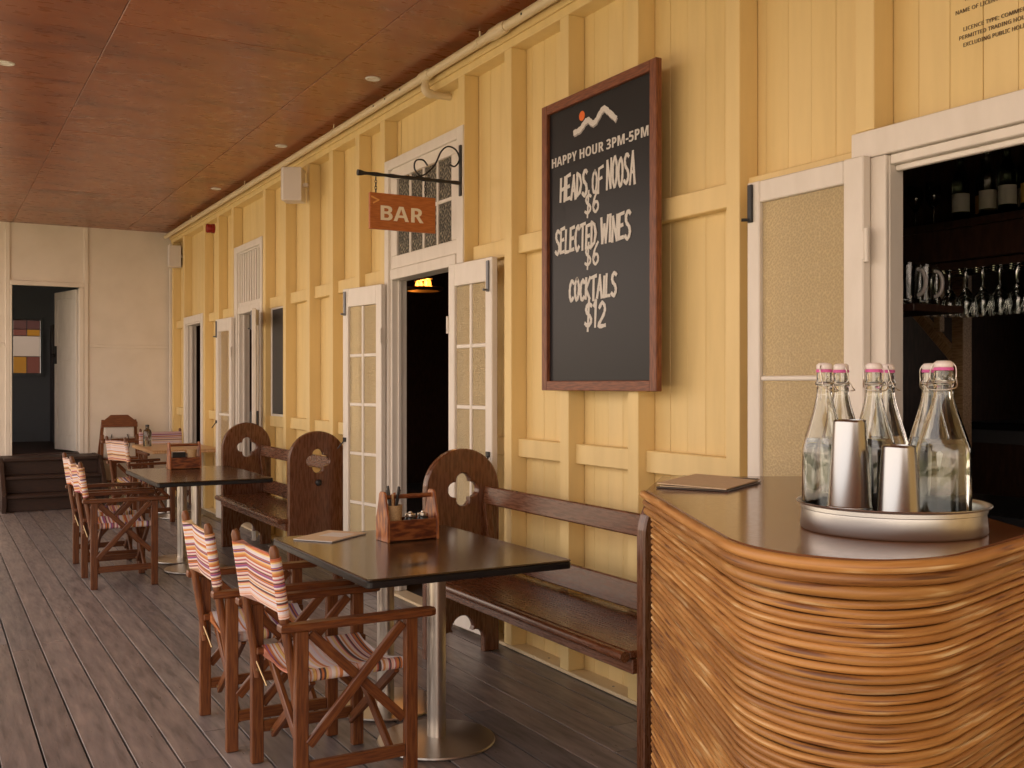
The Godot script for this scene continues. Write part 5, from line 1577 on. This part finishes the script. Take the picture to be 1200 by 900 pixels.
# ------------------------------------------------------------------ BAR sign on its bracket
func build_bar_sign():
	var z := -5.41
	var br := thing("sign_bracket", "black twisted iron bracket with scroll beside the fanlight", "bracket", Vector3(0, 0, z))
	slab(br, "wall_plate", Vector3(-0.022, 2.515, -0.012), Vector3(-0.011, 2.812, 0.012), mats.iron, 0.002)
	var rp := []
	var rr := []
	for i in 33:
		var f := i / 32.0
		rp.append(Vector3(-0.02 - 0.63 * f, 2.59, 0))
		rr.append(0.0105 + 0.0018 * sin(f * 40.0) + (0.006 * smoothstep(0.93, 1.0, f)))
	part(br, "rod", tube(rp, rr, 8), mats.iron)
	var sc := []
	for i in 25:
		var t := i / 24.0
		var a := -PI * 0.5 + t * TAU * 0.95
		sc.append(Vector3(-0.085 + 0.055 * cos(a) * (1.0 - 0.25 * t), 2.745 + 0.055 * sin(a) * (1.0 - 0.25 * t), 0))
	part(br, "scroll", tube(smooth_path([Vector3(-0.30, 2.60, 0), Vector3(-0.24, 2.62, 0), Vector3(-0.18, 2.68, 0), Vector3(-0.14, 2.76, 0), Vector3(-0.095, 2.795, 0), Vector3(-0.045, 2.78, 0), Vector3(-0.022, 2.73, 0), Vector3(-0.05, 2.685, 0), Vector3(-0.085, 2.69, 0)], 5), 0.005, 6), mats.iron)
	part(br, "scroll", tube(smooth_path([Vector3(-0.21, 2.60, 0), Vector3(-0.26, 2.60, 0), Vector3(-0.305, 2.64, 0), Vector3(-0.30, 2.69, 0), Vector3(-0.255, 2.70, 0), Vector3(-0.225, 2.67, 0)], 5), 0.005, 6), mats.iron)
	var s := thing("bar_sign", "orange timber hanging sign reading BAR in cream letters", "sign", Vector3(-0.381, 0, z))
	part(s, "board", bbox(Vector3(0.402, 0.203, 0.022), 0.002), mats.sign_wood, Vector3(0, 2.385, 0))
	for q in [-0.161, 0.142]:
		for i in 5:
			var y := 2.497 + i * 0.0175
			var lk := []
			for k in 9:
				var a := TAU * k / 8.0
				lk.append(Vector3(0, 0.012 * sin(a), 0.006 * cos(a)) if i % 2 == 0 else Vector3(0.006 * cos(a), 0.012 * sin(a), 0))
			part(s, "chain_link", tube(lk, 0.0022, 5, false), mats.iron, Vector3(q, y, 0))
	var t := text_mesh("BAR", 0.083, true, 0.002)
	var bx := t.get_aabb()
	var o := part(s, "lettering", t, mats.sign_cream)
	var kx := 0.262 / bx.size.x
	var ky := 0.083 / bx.size.y
	o.transform = Transform3D(Basis.from_scale(Vector3(kx, ky, 1)), Vector3(-0.137 - bx.position.x * kx, 2.336 - bx.position.y * ky, 0.0115))
	part(s, "arrow_mark", strokes([[Vector2(-0.19, 2.462), Vector2(-0.148, 2.446), Vector2(-0.18, 2.428)]], 0.009, 0.0008), mats.sign_gold, Vector3(0, 0, 0.011))

# ------------------------------------------------------------------ pipe and fixtures
func build_pipe():
	var p := thing("water_pipe", "cream painted pipe running along the top of the yellow wall", "pipe", Vector3(-0.075, 3.298, 0))
	var cp: Material = mats.cream_pipe
	part(p, "pipe_run", tube([Vector3(0, 0, -13.7), Vector3(0, 0, 5.8)], 0.026, 16), cp)
	part(p, "coupling", tube([Vector3(0, 0, -4.93), Vector3(0, 0, -4.90), Vector3(0, 0, -4.78), Vector3(0, 0, -4.75)], [0.030, 0.034, 0.034, 0.030], 16), cp)
	part(p, "tee_fitting", tube([Vector3(0, 0, -5.84), Vector3(0, 0, -5.82), Vector3(0, 0, -5.72), Vector3(0, 0, -5.70)], [0.029, 0.033, 0.033, 0.029], 16), cp)
	part(p, "branch", tube(smooth_path([Vector3(0, -0.02, -5.77), Vector3(0, -0.075, -5.77), Vector3(0.012, -0.095, -5.77), Vector3(0.035, -0.105, -5.77), Vector3(0.168, -0.105, -5.77)], 4), 0.022, 14), cp)
	part(p, "elbow", tube(smooth_path([Vector3(0, -0.055, -5.77), Vector3(0, -0.078, -5.77), Vector3(0.014, -0.097, -5.77), Vector3(0.045, -0.105, -5.77)], 4), 0.027, 14), cp)
	for z in [-5.05, -7.4, -9.9, -12.2, -2.6]:
		rod(p, "pipe_clip", Vector3(0, 0.02, z), Vector3(0, 0.06, z), 0.006, cp)
		part(p, "pipe_clip_band", tube([Vector3(0, 0, z - 0.01), Vector3(0, 0, z + 0.01)], 0.0285, 16), cp)
	for z in [-4.55, -6.1, -6.35, -6.55]:
		rod(p, "screw_head", Vector3(-0.0255, -0.004, z), Vector3(-0.029, -0.004, z), 0.006, mats.iron)

func build_fixtures():
	var spots := [[-0.256, -6.17, "white ceiling downlight above the bar sign, nearest the viewer"], [-0.21, -8.28, "white ceiling downlight above the wall loudspeaker"], [-0.225, -10.41, "white ceiling downlight farthest along the yellow wall"], [-2.307, -6.96, "white ceiling downlight away from the wall, at the picture's left edge"]]
	for s in spots:
		var d := thing("downlight", s[2], "downlight", Vector3(s[0], CEIL, s[1]), 0.0, "recessed downlights in the timber ceiling")
		part(d, "trim_ring", lathe([Vector2(0.03, -0.0005), Vector2(0.034, -0.006), Vector2(0.046, -0.006), Vector2(0.050, -0.0005)], 28), mats.lens_white)
		part(d, "lens", lathe([Vector2(0, -0.0035), Vector2(0.033, -0.003), Vector2(0.033, -0.0008), Vector2(0, -0.0008)], 28), mats.lens_white)
	speaker("white box loudspeaker high on the yellow wall beyond the bar sign", Vector3(-0.13, 3.035, -8.22), -32.0)
	speaker("pale box loudspeaker in the far corner by the end wall", Vector3(-0.005, 3.03, -13.52), -12.0)
	var a := thing("alarm_sounder", "red round alarm sounder high on the yellow wall", "alarm", Vector3(-0.001, 3.11, -11.42))
	part(a, "alarm_base", lathe([Vector2(0, 0), Vector2(0.052, 0), Vector2(0.052, 0.03), Vector2(0, 0.03)], 24), mats.alarm_red, Vector3(0, 0, 0), Vector3(0, 0, 90))
	part(a, "alarm_horn", lathe([Vector2(0, 0.0305), Vector2(0.046, 0.0305), Vector2(0.050, 0.075), Vector2(0.043, 0.085), Vector2(0, 0.085)], 24), mats.alarm_red, Vector3(0, 0, 0), Vector3(0, 0, 90))

func speaker(label: String, at: Vector3, turn: float):
	var s := thing("wall_speaker", label, "loudspeaker", at, deg_to_rad(turn), "white box loudspeakers")
	# the front faces local -x
	var body := PackedVector2Array([Vector2(-0.075, -0.08), Vector2(-0.055, -0.095), Vector2(0.085, -0.075), Vector2(0.085, 0.075), Vector2(-0.055, 0.095), Vector2(-0.075, 0.08)])
	part(s, "cabinet", prism(body, 0.27, 0.006), mats.speaker_white, Vector3.ZERO, Vector3(-90, 0, 0))
	part(s, "grille", bbox(Vector3(0.006, 0.235, 0.145), 0.002), mats.speaker_grille, Vector3(-0.0785, 0, 0))
	bar(s, "wall_bracket", Vector3(0.086, 0, 0), Vector3(0.126, 0, 0.0), 0.03, 0.05, mats.speaker_white, Vector3.UP)
